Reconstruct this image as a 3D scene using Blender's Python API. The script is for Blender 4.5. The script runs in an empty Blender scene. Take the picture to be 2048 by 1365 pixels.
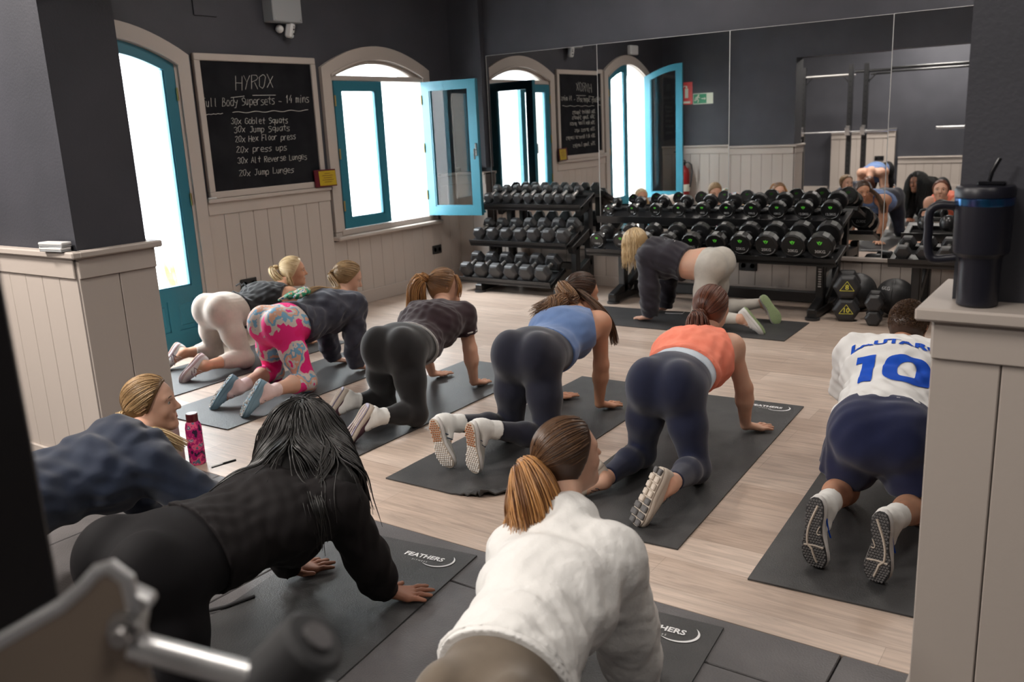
import bpy, math, random
import numpy as np
from mathutils import Vector, Matrix, Euler
from mathutils.bvhtree import BVHTree
random.seed(7); RNG = np.random.default_rng(7)
C = bpy.context.scene.collection
sc = bpy.context.scene
PI = math.pi

# ------------------------------------------------------------------ camera
cam = bpy.data.cameras.new('camera'); cam_o = bpy.data.objects.new('camera', cam); C.objects.link(cam_o)
cam.sensor_width = 36.0; cam.lens = 1765.93 * 36 / 2048; cam.clip_start = 0.05; cam.clip_end = 200
R0, R1, R2 = (0.82173738, 0.5680209, -0.04582501), (0.09801371, -0.22009163, -0.97054263), (-0.5613742, 0.79303968, -0.23653135)
M = Matrix.Identity(4)
for i in range(3):
    M[i][0] = R0[i]; M[i][1] = -R1[i]; M[i][2] = -R2[i]
M[0][3], M[1][3], M[2][3] = 0, 0, 1.53
cam_o.matrix_world = M
cam.dof.use_dof = True; cam.dof.focus_distance = 3.5; cam.dof.aperture_fstop = 4.0
sc.camera = cam_o

# ------------------------------------------------------------------ world, exposure
w = bpy.data.worlds.new('world'); sc.world = w; w.use_nodes = True
bg = w.node_tree.nodes['Background']; bg.inputs[0].default_value = (0.93, 0.97, 1.0, 1); bg.inputs[1].default_value = 36.0
sc.view_settings.view_transform = 'Standard'; sc.view_settings.look = 'None'
sc.view_settings.exposure = 0.18; sc.view_settings.gamma = 1.0; sc.view_settings.use_curve_mapping = False
try:
    sc.cycles.use_denoising = True; sc.cycles.max_bounces = 10; sc.cycles.glossy_bounces = 6; sc.cycles.transparent_max_bounces = 12
    sc.cycles.sample_clamp_indirect = 6.0; sc.cycles.caustics_reflective = False; sc.cycles.caustics_refractive = False
except Exception: pass

def area(name, loc, size, energy, color=(1, .93, .86), rot=(0, 0, 0), portal=False):
    l = bpy.data.lights.new(name, 'AREA'); l.shape = 'RECTANGLE'; l.size, l.size_y = size; l.energy = energy; l.color = color
    o = bpy.data.objects.new(name, l); C.objects.link(o); o.location = loc; o.rotation_euler = rot
    if portal: l.cycles.is_portal = True
    return o
# ceiling lamps of the two rooms (the lamps themselves are above the picture)
for i, (x, y, e) in enumerate(((-4.2, 4.6, 14), (-1.9, 4.6, 21), (.3, 4.6, 20), (-3.2, 6.3, 14), (-.9, 6.3, 24))):
    area('ceiling_lamp_light', (x, y, 3.08), (.6, .6), e)
for i, (x, y, e) in enumerate(((-4.5, .6, 140), (-2.3, .2, 16), (-.7, .9, 15), (-2.6, -1.5, 110), (.9, .2, 16))):
    area('back_room_lamp_light', (x, y, 3.08), (.6, .6), e)
# daylight through the door and the window: portals only guide the sampling of the sky
area('door_daylight', (-5.93, 3.6, 1.1), (2.4, 1.05), 1, rot=(0, -PI / 2, 0), portal=True)
area('window_daylight', (-5.93, 6.18, 1.4), (1.6, 1.3), 1, rot=(0, -PI / 2, 0), portal=True)

# ------------------------------------------------------------------ materials
MATS = {}
def mat(name, col, rough=.6, metal=0., spec=.5, noise=None, bump=None, sheen=0., coat=0., emit=0.):
    """noise=(scale, other colour, amount[, stretch]); bump=(scale, strength[, stretch])"""
    if name in MATS: return MATS[name]
    m = bpy.data.materials.new(name); m.use_nodes = True; nt = m.node_tree; b = nt.nodes['Principled BSDF']
    b.inputs['Base Color'].default_value = (*col, 1); b.inputs['Roughness'].default_value = rough; b.inputs['Metallic'].default_value = metal
    b.inputs['Specular IOR Level'].default_value = spec
    if sheen: b.inputs['Sheen Weight'].default_value = sheen; b.inputs['Sheen Roughness'].default_value = .5
    if coat: b.inputs['Coat Weight'].default_value = coat
    if emit: b.inputs['Emission Color'].default_value = (*col, 1); b.inputs['Emission Strength'].default_value = emit
    def coords(stretch):
        tc = nt.nodes.new('ShaderNodeTexCoord'); mp = nt.nodes.new('ShaderNodeMapping'); mp.inputs['Scale'].default_value = stretch
        nt.links.new(tc.outputs['Object'], mp.inputs[0]); return mp.outputs[0]
    if noise:
        n = nt.nodes.new('ShaderNodeTexNoise'); n.inputs['Scale'].default_value = noise[0]; n.inputs['Detail'].default_value = 5
        nt.links.new(coords(noise[3] if len(noise) > 3 else (1, 1, 1)), n.inputs['Vector'])
        r = nt.nodes.new('ShaderNodeMapRange'); r.inputs[1].default_value = .35; r.inputs[2].default_value = .65; r.inputs[4].default_value = noise[2]
        nt.links.new(n.outputs[0], r.inputs[0])
        x = nt.nodes.new('ShaderNodeMix'); x.data_type = 'RGBA'; x.inputs[6].default_value = (*col, 1); x.inputs[7].default_value = (*noise[1], 1)
        nt.links.new(r.outputs[0], x.inputs[0]); nt.links.new(x.outputs[2], b.inputs['Base Color'])
    if bump:
        n = nt.nodes.new('ShaderNodeTexNoise'); n.inputs['Scale'].default_value = bump[0]; n.inputs['Detail'].default_value = 4
        nt.links.new(coords(bump[2] if len(bump) > 2 else (1, 1, 1)), n.inputs['Vector'])
        bp = nt.nodes.new('ShaderNodeBump'); bp.inputs['Strength'].default_value = bump[1]; bp.inputs['Distance'].default_value = .01
        nt.links.new(n.outputs[0], bp.inputs['Height']); nt.links.new(bp.outputs[0], b.inputs['Normal'])
    MATS[name] = m; return m

def bands(name, cols, scale, rough=.6, detail=2, stretch=(1, 1, 1), spec=.3):
    """hard-edged patches of several colours (printed cloth)"""
    m = bpy.data.materials.new(name); m.use_nodes = True; nt = m.node_tree; b = nt.nodes['Principled BSDF']
    b.inputs['Roughness'].default_value = rough; b.inputs['Specular IOR Level'].default_value = spec
    tc = nt.nodes.new('ShaderNodeTexCoord'); mp = nt.nodes.new('ShaderNodeMapping'); mp.inputs['Scale'].default_value = stretch
    n = nt.nodes.new('ShaderNodeTexNoise'); n.inputs['Scale'].default_value = scale; n.inputs['Detail'].default_value = detail
    r = nt.nodes.new('ShaderNodeValToRGB'); r.color_ramp.interpolation = 'CONSTANT'
    e = r.color_ramp.elements
    e[0].position = 0; e[0].color = (*cols[0][1], 1); e[1].position = cols[1][0]; e[1].color = (*cols[1][1], 1)
    for p, c in cols[2:]: el = e.new(p); el.color = (*c, 1)
    nt.links.new(tc.outputs['Object'], mp.inputs[0]); nt.links.new(mp.outputs[0], n.inputs['Vector']); nt.links.new(n.outputs[0], r.inputs[0])
    nt.links.new(r.outputs[0], b.inputs['Base Color'])
    MATS[name] = m; return m

def glass_mat():
    m = bpy.data.materials.new('glass'); m.use_nodes = True; nt = m.node_tree; nt.nodes.clear()
    o = nt.nodes.new('ShaderNodeOutputMaterial'); mx = nt.nodes.new('ShaderNodeMixShader'); t = nt.nodes.new('ShaderNodeBsdfTransparent')
    g = nt.nodes.new('ShaderNodeBsdfGlossy'); g.inputs['Roughness'].default_value = .01; lw = nt.nodes.new('ShaderNodeLayerWeight'); pw = nt.nodes.new('ShaderNodeMath'); pw.operation = 'POWER'; pw.inputs[1].default_value = 4; f = nt.nodes.new('ShaderNodeMath'); f.operation = 'MULTIPLY_ADD'; f.inputs[1].default_value = .9; f.inputs[2].default_value = .045
    nt.links.new(lw.outputs['Facing'], pw.inputs[0]); nt.links.new(pw.outputs[0], f.inputs[0])
    t.inputs[0].default_value = (.95, .97, .97, 1)
    nt.links.new(f.outputs[0], mx.inputs[0]); nt.links.new(t.outputs[0], mx.inputs[1]); nt.links.new(g.outputs[0], mx.inputs[2]); nt.links.new(mx.outputs[0], o.inputs[0])
    MATS['glass'] = m; return m
glass_mat()

def wood_floor():
    m = bpy.data.materials.new('oak_planks'); m.use_nodes = True; nt = m.node_tree; b = nt.nodes['Principled BSDF']; L = nt.links.new
    tc = nt.nodes.new('ShaderNodeTexCoord'); br = nt.nodes.new('ShaderNodeTexBrick'); br.offset = .37
    br.inputs['Color1'].default_value = (.47, .36, .29, 1); br.inputs['Color2'].default_value = (.62, .50, .42, 1); br.inputs['Mortar'].default_value = (.36, .28, .22, 1)
    br.inputs['Scale'].default_value = 1; br.inputs['Mortar Size'].default_value = .0012; br.inputs['Mortar Smooth'].default_value = .4
    br.inputs['Brick Width'].default_value = 1.25; br.inputs['Row Height'].default_value = .19; br.inputs['Bias'].default_value = 0
    L(tc.outputs['Object'], br.inputs['Vector'])
    mp = nt.nodes.new('ShaderNodeMapping'); mp.inputs['Scale'].default_value = (1.3, 16, 1); L(tc.outputs['Object'], mp.inputs[0])
    n = nt.nodes.new('ShaderNodeTexNoise'); n.inputs['Scale'].default_value = 2.2; n.inputs['Detail'].default_value = 8; n.inputs['Roughness'].default_value = .65; n.inputs['Distortion'].default_value = 1.2
    L(mp.outputs[0], n.inputs['Vector'])
    r = nt.nodes.new('ShaderNodeMapRange'); r.inputs[1].default_value = .3; r.inputs[2].default_value = .75; r.inputs[3].default_value = .66; r.inputs[4].default_value = 1.16; L(n.outputs[0], r.inputs[0])
    x = nt.nodes.new('ShaderNodeVectorMath'); x.operation = 'SCALE'; L(br.outputs[0], x.inputs[0]); L(r.outputs[0], x.inputs['Scale'])
    L(x.outputs[0], b.inputs['Base Color']); b.inputs['Roughness'].default_value = .36; b.inputs['Specular IOR Level'].default_value = .45
    bp = nt.nodes.new('ShaderNodeBump'); bp.inputs['Strength'].default_value = .08; bp.inputs['Distance'].default_value = .01; L(n.outputs[0], bp.inputs['Height']); L(bp.outputs[0], b.inputs['Normal'])
    MATS['oak'] = m; return m
wood_floor()
mat('charcoal', (.035, .036, .045), .62, noise=(3, (.046, .046, .057), .8), bump=(90, .12))
mat('taupe', (.44, .385, .345), .5, bump=(60, .05))
mat('taupe_dark_gap', (.12, .10, .09), .8)
mat('ceiling_white', (.62, .60, .57), .8)
mat('teal', (.022, .145, .20), .38, bump=(40, .06))
mat('rubber', (.072, .068, .070), .5, noise=(5, (.115, .108, .110), .8), bump=(160, .25))
mat('rubber_gap', (.008, .008, .008), .9)
mat('mat_black', (.032, .032, .033), .5, noise=(7, (.054, .053, .053), .7), bump=(220, .25))
mat('logo_white', (.80, .80, .80), .6)
mat('black_steel', (.012, .012, .013), .35, spec=.5, bump=(300, .08))
mat('black_rubber', (.026, .026, .028), .45, spec=.5, bump=(180, .12))
mat('black_urethane', (.013, .013, .014), .28, spec=.5)
mat('chrome', (.72, .72, .72), .18, metal=1)
mat('steel_dull', (.45, .44, .43), .35, metal=1)
mat('leaf_green', (.14, .78, .06), .4)
mat('mark_white', (.52, .52, .52), .5)
mat('mark_yellow', (.72, .66, .08), .5)
mat('slate', (.004, .004, .006), .8, spec=.15, noise=(4, (.014, .014, .017), .8))
mat('chalk', (.62, .60, .55), .9)
mat('white_plastic', (.66, .66, .66), .4)
mat('grey_plastic', (.30, .31, .32), .45)
mat('black_plastic', (.010, .010, .011), .35)
mat('outside_white', (.86, .86, .85), .8)
mat('brass', (.55, .38, .15), .35, metal=1)

# ------------------------------------------------------------------ mesh helpers
class MB:
    def __init__(s): s.v = []; s.f = []; s.m = []
    def add(s, vs, fs, mi=0):
        n = len(s.v); s.v += [tuple(float(c) for c in v) for v in vs]; s.f += [tuple(i + n for i in f) for f in fs]; s.m += [mi] * len(fs); return s
    def box(s, c, d, rot=None, bev=0, mi=0):
        hx, hy, hz = (q / 2 for q in d)
        b = min(bev, hx * .9, hy * .9, hz * .9)
        if b <= 0:
            vs = [(x, y, z) for x in (-hx, hx) for y in (-hy, hy) for z in (-hz, hz)]
            fs = [(0, 1, 3, 2), (4, 6, 7, 5), (0, 4, 5, 1), (2, 3, 7, 6), (0, 2, 6, 4), (1, 5, 7, 3)]
        else:
            def ring(z, k):
                if not k: return [(sx * (hx - b), sy * (hy - b), z) for sx, sy in ((1, 1), (1, 1), (1, -1), (1, -1), (-1, -1), (-1, -1), (-1, 1), (-1, 1))]
                return [(hx - b, hy, z), (hx, hy - b, z), (hx, -hy + b, z), (hx - b, -hy, z), (-hx + b, -hy, z), (-hx, -hy + b, z), (-hx, hy - b, z), (-hx + b, hy, z)]
            vs = ring(-hz, 0) + ring(-hz + b, 1) + ring(hz - b, 1) + ring(hz, 0)
            fs = [tuple(range(7, -1, -1)), tuple(24 + i for i in range(8))]
            for l in range(3):
                for i in range(8): j = (i + 1) % 8; fs.append((l * 8 + j, l * 8 + i, l * 8 + 8 + i, l * 8 + 8 + j))
        if rot is not None:
            E = rot if isinstance(rot, Matrix) else Euler(rot).to_matrix(); vs = [E @ Vector(v) for v in vs]
        return s.add([(v[0] + c[0], v[1] + c[1], v[2] + c[2]) for v in vs], fs, mi)
    def cyl(s, a, b, r, r2=None, n=20, cap=True, bev=0, mi=0):
        a = Vector(a); b = Vector(b); d = b - a; L = d.length; d.normalize(); r2 = r if r2 is None else r2
        u = d.orthogonal().normalized(); w_ = d.cross(u)
        prof = [(0, r), (L, r2)] if not bev else [(0, r - bev), (bev, r), (L - bev, r2), (L, r2 - bev)]
        vs = []
        for t, q in prof:
            for i in range(n):
                x = 2 * PI * (i + .5) / n; vs.append(a + d * t + u * (q * math.cos(x)) + w_ * (q * math.sin(x)))
        fs = []
        for l in range(len(prof) - 1):
            for i in range(n): j = (i + 1) % n; fs.append((l * n + i, l * n + j, l * n + n + j, l * n + n + i))
        if cap: fs += [tuple(range(n - 1, -1, -1)), tuple((len(prof) - 1) * n + i for i in range(n))]
        return s.add(vs, fs, mi)
    def tube(s, pts, r, n=8, mi=0, rads=None, closed=False):
        P = [Vector(p) for p in pts]; N = len(P); u = None; vs = []
        for i, p in enumerate(P):
            d = (P[(i + 1) % N] - P[i - 1]) if closed else (P[min(i + 1, N - 1)] - P[max(i - 1, 0)])
            if d.length < 1e-9: d = Vector((0, 0, 1))
            d.normalize()
            if u is None: u = d.orthogonal().normalized()
            u = (u - d * u.dot(d)); u = u.normalized() if u.length > 1e-6 else d.orthogonal().normalized()
            w_ = d.cross(u); q = rads[i] if rads is not None else r
            for k in range(n): x = 2 * PI * k / n; vs.append(p + u * (q * math.cos(x)) + w_ * (q * math.sin(x)))
        fs = []
        for i in range(N if closed else N - 1):
            i2 = (i + 1) % N
            for k in range(n): j = (k + 1) % n; fs.append((i * n + k, i * n + j, i2 * n + j, i2 * n + k))
        if not closed: fs += [tuple(range(n - 1, -1, -1)), tuple((N - 1) * n + i for i in range(n))]
        return s.add(vs, fs, mi)
    def lathe(s, prof, c=(0, 0, 0), n=32, axis='z', mi=0):
        vs = []; fs = []
        for r, h in prof:
            for i in range(n):
                x = 2 * PI * i / n; p = (r * math.cos(x), r * math.sin(x), h)
                if axis == 'y': p = (p[0], p[2], p[1])
                vs.append((p[0] + c[0], p[1] + c[1], p[2] + c[2]))
        for l in range(len(prof) - 1):
            for i in range(n): j = (i + 1) % n; fs.append((l * n + i, l * n + j, l * n + n + j, l * n + n + i))
        fs += [tuple(range(n - 1, -1, -1)), tuple((len(prof) - 1) * n + i for i in range(n))]
        return s.add(vs, fs, mi)
    def prism(s, poly, a, fn, mi=0):
        """poly of 2D points; fn(p, t) -> 3D for t = 0 and 1"""
        n = len(poly); vs = [fn(p, 0) for p in poly] + [fn(p, 1) for p in poly]
        fs = [tuple(range(n - 1, -1, -1)), tuple(range(n, 2 * n))] + [(i, (i + 1) % n, n + (i + 1) % n, n + i) for i in range(n)]
        return s.add(vs, fs, mi)
    def sphere(s, c, r, n=16, m=10, sc_=(1, 1, 1), mi=0):
        vs = [(c[0], c[1], c[2] + r * sc_[2])]; fs = []
        for j in range(1, m):
            t = PI * j / m
            for i in range(n): x = 2 * PI * i / n; vs.append((c[0] + r * sc_[0] * math.sin(t) * math.cos(x), c[1] + r * sc_[1] * math.sin(t) * math.sin(x), c[2] + r * sc_[2] * math.cos(t)))
        vs.append((c[0], c[1], c[2] - r * sc_[2]))
        for i in range(n): fs.append((0, 1 + i, 1 + (i + 1) % n))
        for j in range(m - 2):
            for i in range(n): a = 1 + j * n; fs.append((a + i, a + n + i, a + n + (i + 1) % n, a + (i + 1) % n))
        l = 1 + (m - 2) * n
        for i in range(n): fs.append((l + i, len(vs) - 1, l + (i + 1) % n))
        return s.add(vs, fs, mi)

def obj(name, mb, m, parent=None, smooth=False, angle=.6, fix=True):
    me = bpy.data.meshes.new(name); me.from_pydata(mb.v, [], mb.f); 
    for q in (m if isinstance(m, (list, tuple)) else [m]): me.materials.append(MATS[q] if isinstance(q, str) else q)
    if isinstance(m, (list, tuple)): me.polygons.foreach_set('material_index', mb.m)
    if fix:
        import bmesh
        bm = bmesh.new(); bm.from_mesh(me); bmesh.ops.remove_doubles(bm, verts=bm.verts, dist=1e-6); bmesh.ops.recalc_face_normals(bm, faces=bm.faces); bm.to_mesh(me); bm.free()
    me.update()
    o = bpy.data.objects.new(name, me); C.objects.link(o)
    if smooth:
        me.polygons.foreach_set('use_smooth', [True] * len(me.polygons))
        try: me.set_sharp_from_angle(angle=angle)
        except Exception: pass
    if parent: o.parent = parent
    return o
def tag(o, label, cat, group=None, kind=None):
    if label: o['label'] = label
    if cat: o['category'] = cat
    if group: o['group'] = group
    if kind: o['kind'] = kind
    return o
def struct(name, mb, m, label=None, **k):
    o = obj(name, mb, m, **k); o['kind'] = 'structure'
    if label: o['label'] = label
    return o
def thing(name, label, cat, loc=(0, 0, 0), rot=(0, 0, 0), group=None):
    o = bpy.data.objects.new(name, None); C.objects.link(o); o.empty_display_size = .05
    o.location = loc; o.rotation_euler = rot; return tag(o, label, cat, group)
def dup(root, loc, rot=None, scale=None, label=None, group=None):
    def rec(o, par):
        c = o.copy(); C.objects.link(c); c.parent = par
        for ch in list(o.children): rec(ch, c)
        return c
    r = rec(root, None); r.location = loc
    if rot is not None: r.rotation_euler = rot
    if scale is not None: r.scale = scale
    if label: r['label'] = label
    if group: r['group'] = group
    return r
def text_mesh(txt, size, bold=.0, shear=0., ext=0., align='CENTER', spacing=1., res=3):
    cu = bpy.data.curves.new('text', 'FONT'); cu.body = txt; cu.size = size; cu.offset = bold; cu.shear = shear; cu.align_x = align; cu.extrude = ext; cu.space_character = spacing
    cu.resolution_u = res
    o = bpy.data.objects.new('text', cu); C.objects.link(o); bpy.context.view_layer.update()
    me = bpy.data.meshes.new_from_object(o.evaluated_get(bpy.context.evaluated_depsgraph_get()))
    vs = [tuple(v.co) for v in me.vertices]; fs = [tuple(p.vertices) for p in me.polygons]
    bpy.data.objects.remove(o); bpy.data.curves.remove(cu); bpy.data.meshes.remove(me)
    return vs, fs
def spline(pts, sub=5):
    """Catmull-Rom through the points"""
    P = [Vector(p) for p in pts]; out = []
    for i in range(len(P) - 1):
        a, b, c, d = P[max(i - 1, 0)], P[i], P[i + 1], P[min(i + 2, len(P) - 1)]
        for k in range(sub): f = k / sub; out.append(.5 * ((2 * b) + (c - a) * f + (2 * a - 5 * b + 4 * c - d) * f * f + (3 * b - a - 3 * c + d) * f ** 3))
    return out + [P[-1]]
# ------------------------------------------------------------------ the rooms
XL, YM, ZC = -5.745, 7.345, 3.2       # left wall, mirror wall, ceiling
XR, YB = 2.2, -2.6                    # far right wall, wall of the back room
PY0, PY1 = 2.03, 2.36                 # the dividing wall stands between these
PXL, PXR = -3.70, -.34                # its opening
struct('floor', MB().box(((XL + XR) / 2, (2.37 + YM) / 2, -.05), (XR - XL, YM - 2.37, .1)), 'oak')
fl = MB(); fl.box(((XL + XR) / 2, (YB + 2.37) / 2, -.07), (XR - XL, 2.37 - YB, .1), mi=1)
xs = [XL] + [-.56 - .943 * k for k in range(5, -1, -1)] + [-.56 + .943 * k for k in range(1, 3)] + [XR]
ys = [YB] + [2.135 - .943 * k for k in range(4, -1, -1)] + [2.37]
for i in range(len(xs) - 1):
    for j in range(len(ys) - 1):
        if xs[i + 1] - xs[i] > .02 and ys[j + 1] - ys[j] > .02:
            fl.box(((xs[i] + xs[i + 1]) / 2, (ys[j] + ys[j + 1]) / 2, -.012), (xs[i + 1] - xs[i] - .005, ys[j + 1] - ys[j] - .005, .026), bev=.003)
struct('floor_rubber_tiles', fl, ['rubber', 'rubber_gap'])
struct('ceiling', MB().box(((XL + XR) / 2, (YB + YM) / 2, ZC + .05), (XR - XL + .4, YM - YB + .4, .1)), 'ceiling_white')

# left wall with the arched door and window openings (a grid of boxes around them, arches as prisms)
DY0, DY1, WY0, WY1, WZ0 = 2.97, 4.09, 5.58, 6.79, .69
def arch(y0, y1, zs, rise, n=18):
    """points along a segmental arch from y0 to y1"""
    return [(y0 + (y1 - y0) * k / n, zs + rise * math.sin(PI * k / n) ** .9 if 0 < k < n else zs) for k in range(n + 1)]
TH = .22
wl = MB(); xw = lambda p, t: (XL - TH * t, p[0], p[1])
def rect(y0, y1, z0, z1): wl.box((XL - TH / 2, (y0 + y1) / 2, (z0 + z1) / 2), (TH, y1 - y0, z1 - z0))
rect(YB - .2, DY0, 0, ZC); rect(DY1, WY0, 0, ZC); rect(WY1, YM + .2, 0, ZC); rect(WY0, WY1, 0, WZ0)
for y0, y1, zs, rise in ((DY0, DY1, 2.08, .17), (WY0, WY1, 2.03, .15)):
    a = arch(y0, y1, zs, rise)
    for k in range(len(a) - 1): wl.prism([a[k], a[k + 1], (a[k + 1][0], ZC), (a[k][0], ZC)], 0, xw)
struct('wall_left', wl, 'charcoal')
struct('wall_back', MB().box(((XL + XR) / 2, YM + .1, ZC / 2), (XR - XL + .4, .2, ZC)), 'charcoal')
struct('wall_right', MB().box((XR + .1, (YB + YM) / 2, ZC / 2), (.2, YM - YB, ZC)), 'charcoal')
struct('wall_rear', MB().box(((XL + XR) / 2, YB - .1, ZC / 2), (XR - XL, .2, ZC)), 'charcoal')
struct('wall_divider_left', MB().box(((XL + PXL) / 2, (PY0 + PY1) / 2, ZC / 2), (PXL - XL, PY1 - PY0, ZC)), 'charcoal')
struct('wall_divider_right', MB().box(((PXR + .02 + XR) / 2, (PY0 + .19 + PY1 + .12) / 2, ZC / 2), (XR - PXR - .02, PY1 - PY0 - .07, ZC)), 'charcoal')
struct('wall_divider_header', MB().box(((PXL + PXR + .02) / 2, (PY0 + PY1) / 2, (2.22 + ZC) / 2), (PXR + .02 - PXL, PY1 - PY0, ZC - 2.22)), 'charcoal')
# the lined corner pier beside the mirror
struct('trim_corner_pier', MB().box(((XL - 5.36) / 2, YM - .04, 1.14 + (ZC - 1.14) / 2), (-5.36 - XL, .08, ZC - 1.14)), 'charcoal')

# tongue and groove dado: boards with real gaps, a cap rail, a band under it, and a baseboard
def dado(name, p0, p1, n, h=1.095, z0=.0, base=.12, cap=True, board=.146, depth=.02, band=.09, mitre=0.):
    """boards along the floor line p0 -> p1, standing out along the normal n"""
    p0 = Vector((*p0, 0)); p1 = Vector((*p1, 0)); d = (p1 - p0); L = d.length; d.normalize(); n = Vector((*n, 0))
    rm = Matrix((d, n, Vector((0, 0, 1)))).transposed(); m = MB()
    put = lambda s0, s1, z_0, z_1, t0, t1, mi=0, bev=0: m.box(p0 + d * ((s0 + s1) / 2) + n * ((t0 + t1) / 2) + Vector((0, 0, (z_0 + z_1) / 2)), (s1 - s0, t1 - t0, z_1 - z_0), rot=rm, bev=bev, mi=mi)
    put(0, L, z0, h - .01, 0, depth - .008, 1)
    k = max(1, round(L / board)); b = L / k
    for i in range(k): put(i * b + (.0015 if i else 0), (i + 1) * b - (.0015 if i < k - 1 else 0), z0, h - .012, depth - .009, depth, 0, .0025)
    if cap:
        if cap != 'band': put(-mitre, L + mitre, h - .03, h, 0, depth + .032, 0, .006)
        put(0, L, h - .03 - band, h - .03, depth - .001, depth + .010, 0, .003)
    if base: put(-mitre * .4, L + mitre * .4, 0, base, depth - .001, depth + .014, 0, .004)
    return struct(name, m, ['taupe', 'taupe_dark_gap'])
dado('trim_1', (XL, 4.20), (XL, 5.46), (1, 0), mitre=0)
dado('trim_2', (XL, 5.46), (XL, 6.95), (1, 0), h=.62, cap=False)
dado('trim_3', (XL, 6.95), (XL, YM), (1, 0))
dado('trim_4', (XL + .02, YM), (-5.36, YM), (0, -1), mitre=0, depth=.10)
dado('trim_5', (-5.36, YM), (XR, YM), (0, -1), h=.355, cap=False, depth=.016, base=.10)
dado('trim_6', (XL, PY0 + 0), (PXL, PY0 + 0), (0, -1), mitre=.05)
dado('trim_7', (PXL, PY0 - .02), (PXL, PY1 + .02), (1, 0), mitre=.0, board=.19)
dado('trim_8', (PXL, PY1), (XL, PY1), (0, 1), mitre=.05)
dado('trim_9', (PXR, 2.145), (XR, 2.145), (0, -1), mitre=.0, depth=.02, board=.143, cap='band')
dado('trim_10', (PXR + .022, 2.44), (PXR + .022, 2.148), (-1, 0), mitre=.0, board=.16, cap='band')
dado('trim_11', (XR, 2.46), (PXR, 2.46), (0, 1))
dado('trim_12', (-3.35, YB), (-4.4, YB), (0, 1), h=1.10, depth=.09)
dado('trim_13', (XR, YB), (-3.3, YB), (0, 1), h=.62)
dado('trim_14', (XL, YB), (XL, 1.98), (1, 0))
# the ledge of the right pillar top is deep: the wall above stands back from it
struct('trim_15', MB().box(((PXR - .035 + XR) / 2, 2.29, 1.08), (XR - PXR + .035, .40, .03), bev=.005), 'taupe')
struct('trim_16', MB().box(((-5.345 + XR) / 2, YM - .02, .365), (XR + 5.345, .04, .03), bev=.004), 'taupe')
struct('trim_17', MB().box(((XL - 4.45) / 2, YB + .02, .06), (-4.45 - XL, .04, .12), bev=.004), 'taupe')

# arched casings round the door and the window
def casing(name, y0, y1, zb, zs, rise, wd=.10, th=.035, sill=False):
    m = MB(); a = arch(y0, y1, zs, rise); o = arch(y0 - wd, y1 + wd, zs + .055, rise + .045)
    f = lambda p, t: (XL + .001 + th * t, p[0], p[1])
    for k in range(len(a) - 1): m.prism([a[k], a[k + 1], o[k + 1], o[k]], 0, f)
    for s_, e in ((y0 - wd, y0), (y1, y1 + wd)): m.prism([(s_, zb), (e, zb), (e, zs if e in (y0, y1) and e == y0 else zs + .055), (s_, zs if s_ == y1 else zs + .055)], 0, f)
    # lining of the opening (jambs and soffit)
    for yy, sg in ((y0, 1), (y1, -1)): m.box((XL - .10, yy + sg * .012, (zb + zs) / 2), (.24, .024, zs - zb))
    for k in range(len(a) - 1): m.prism([a[k], a[k + 1], (a[k + 1][0], a[k + 1][1] - .024), (a[k][0], a[k][1] - .024)], 0, lambda p, t: (XL + .02 - .24 * t, p[0], p[1]))
    # bead close to the leaf
    for k in range(len(a) - 1): m.prism([a[k], a[k + 1], (a[k + 1][0], a[k + 1][1] - .018), (a[k][0], a[k][1] - .018)], 0, lambda p, t: (XL + .02 + .03 * t, p[0], p[1]))
    if sill:
        m.box((XL + .045, (y0 + y1) / 2, zb - .055), (.09, y1 - y0 + 2 * wd + .04, .035), bev=.008)
        m.box((XL - .06, (y0 + y1) / 2, zb - .012), (.20, y1 - y0 + .05, .05), bev=.004); m.box((XL + .012, (y0 + y1) / 2, zb - .03), (.04, y1 - y0 + 2 * wd, .05))
    return struct(name, m, 'taupe')
casing('trim_door_casing', DY0, DY1, 0, 2.08, .17)
casing('trim_window_casing', WY0, WY1, WZ0, 2.03, .15, sill=True)

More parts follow.
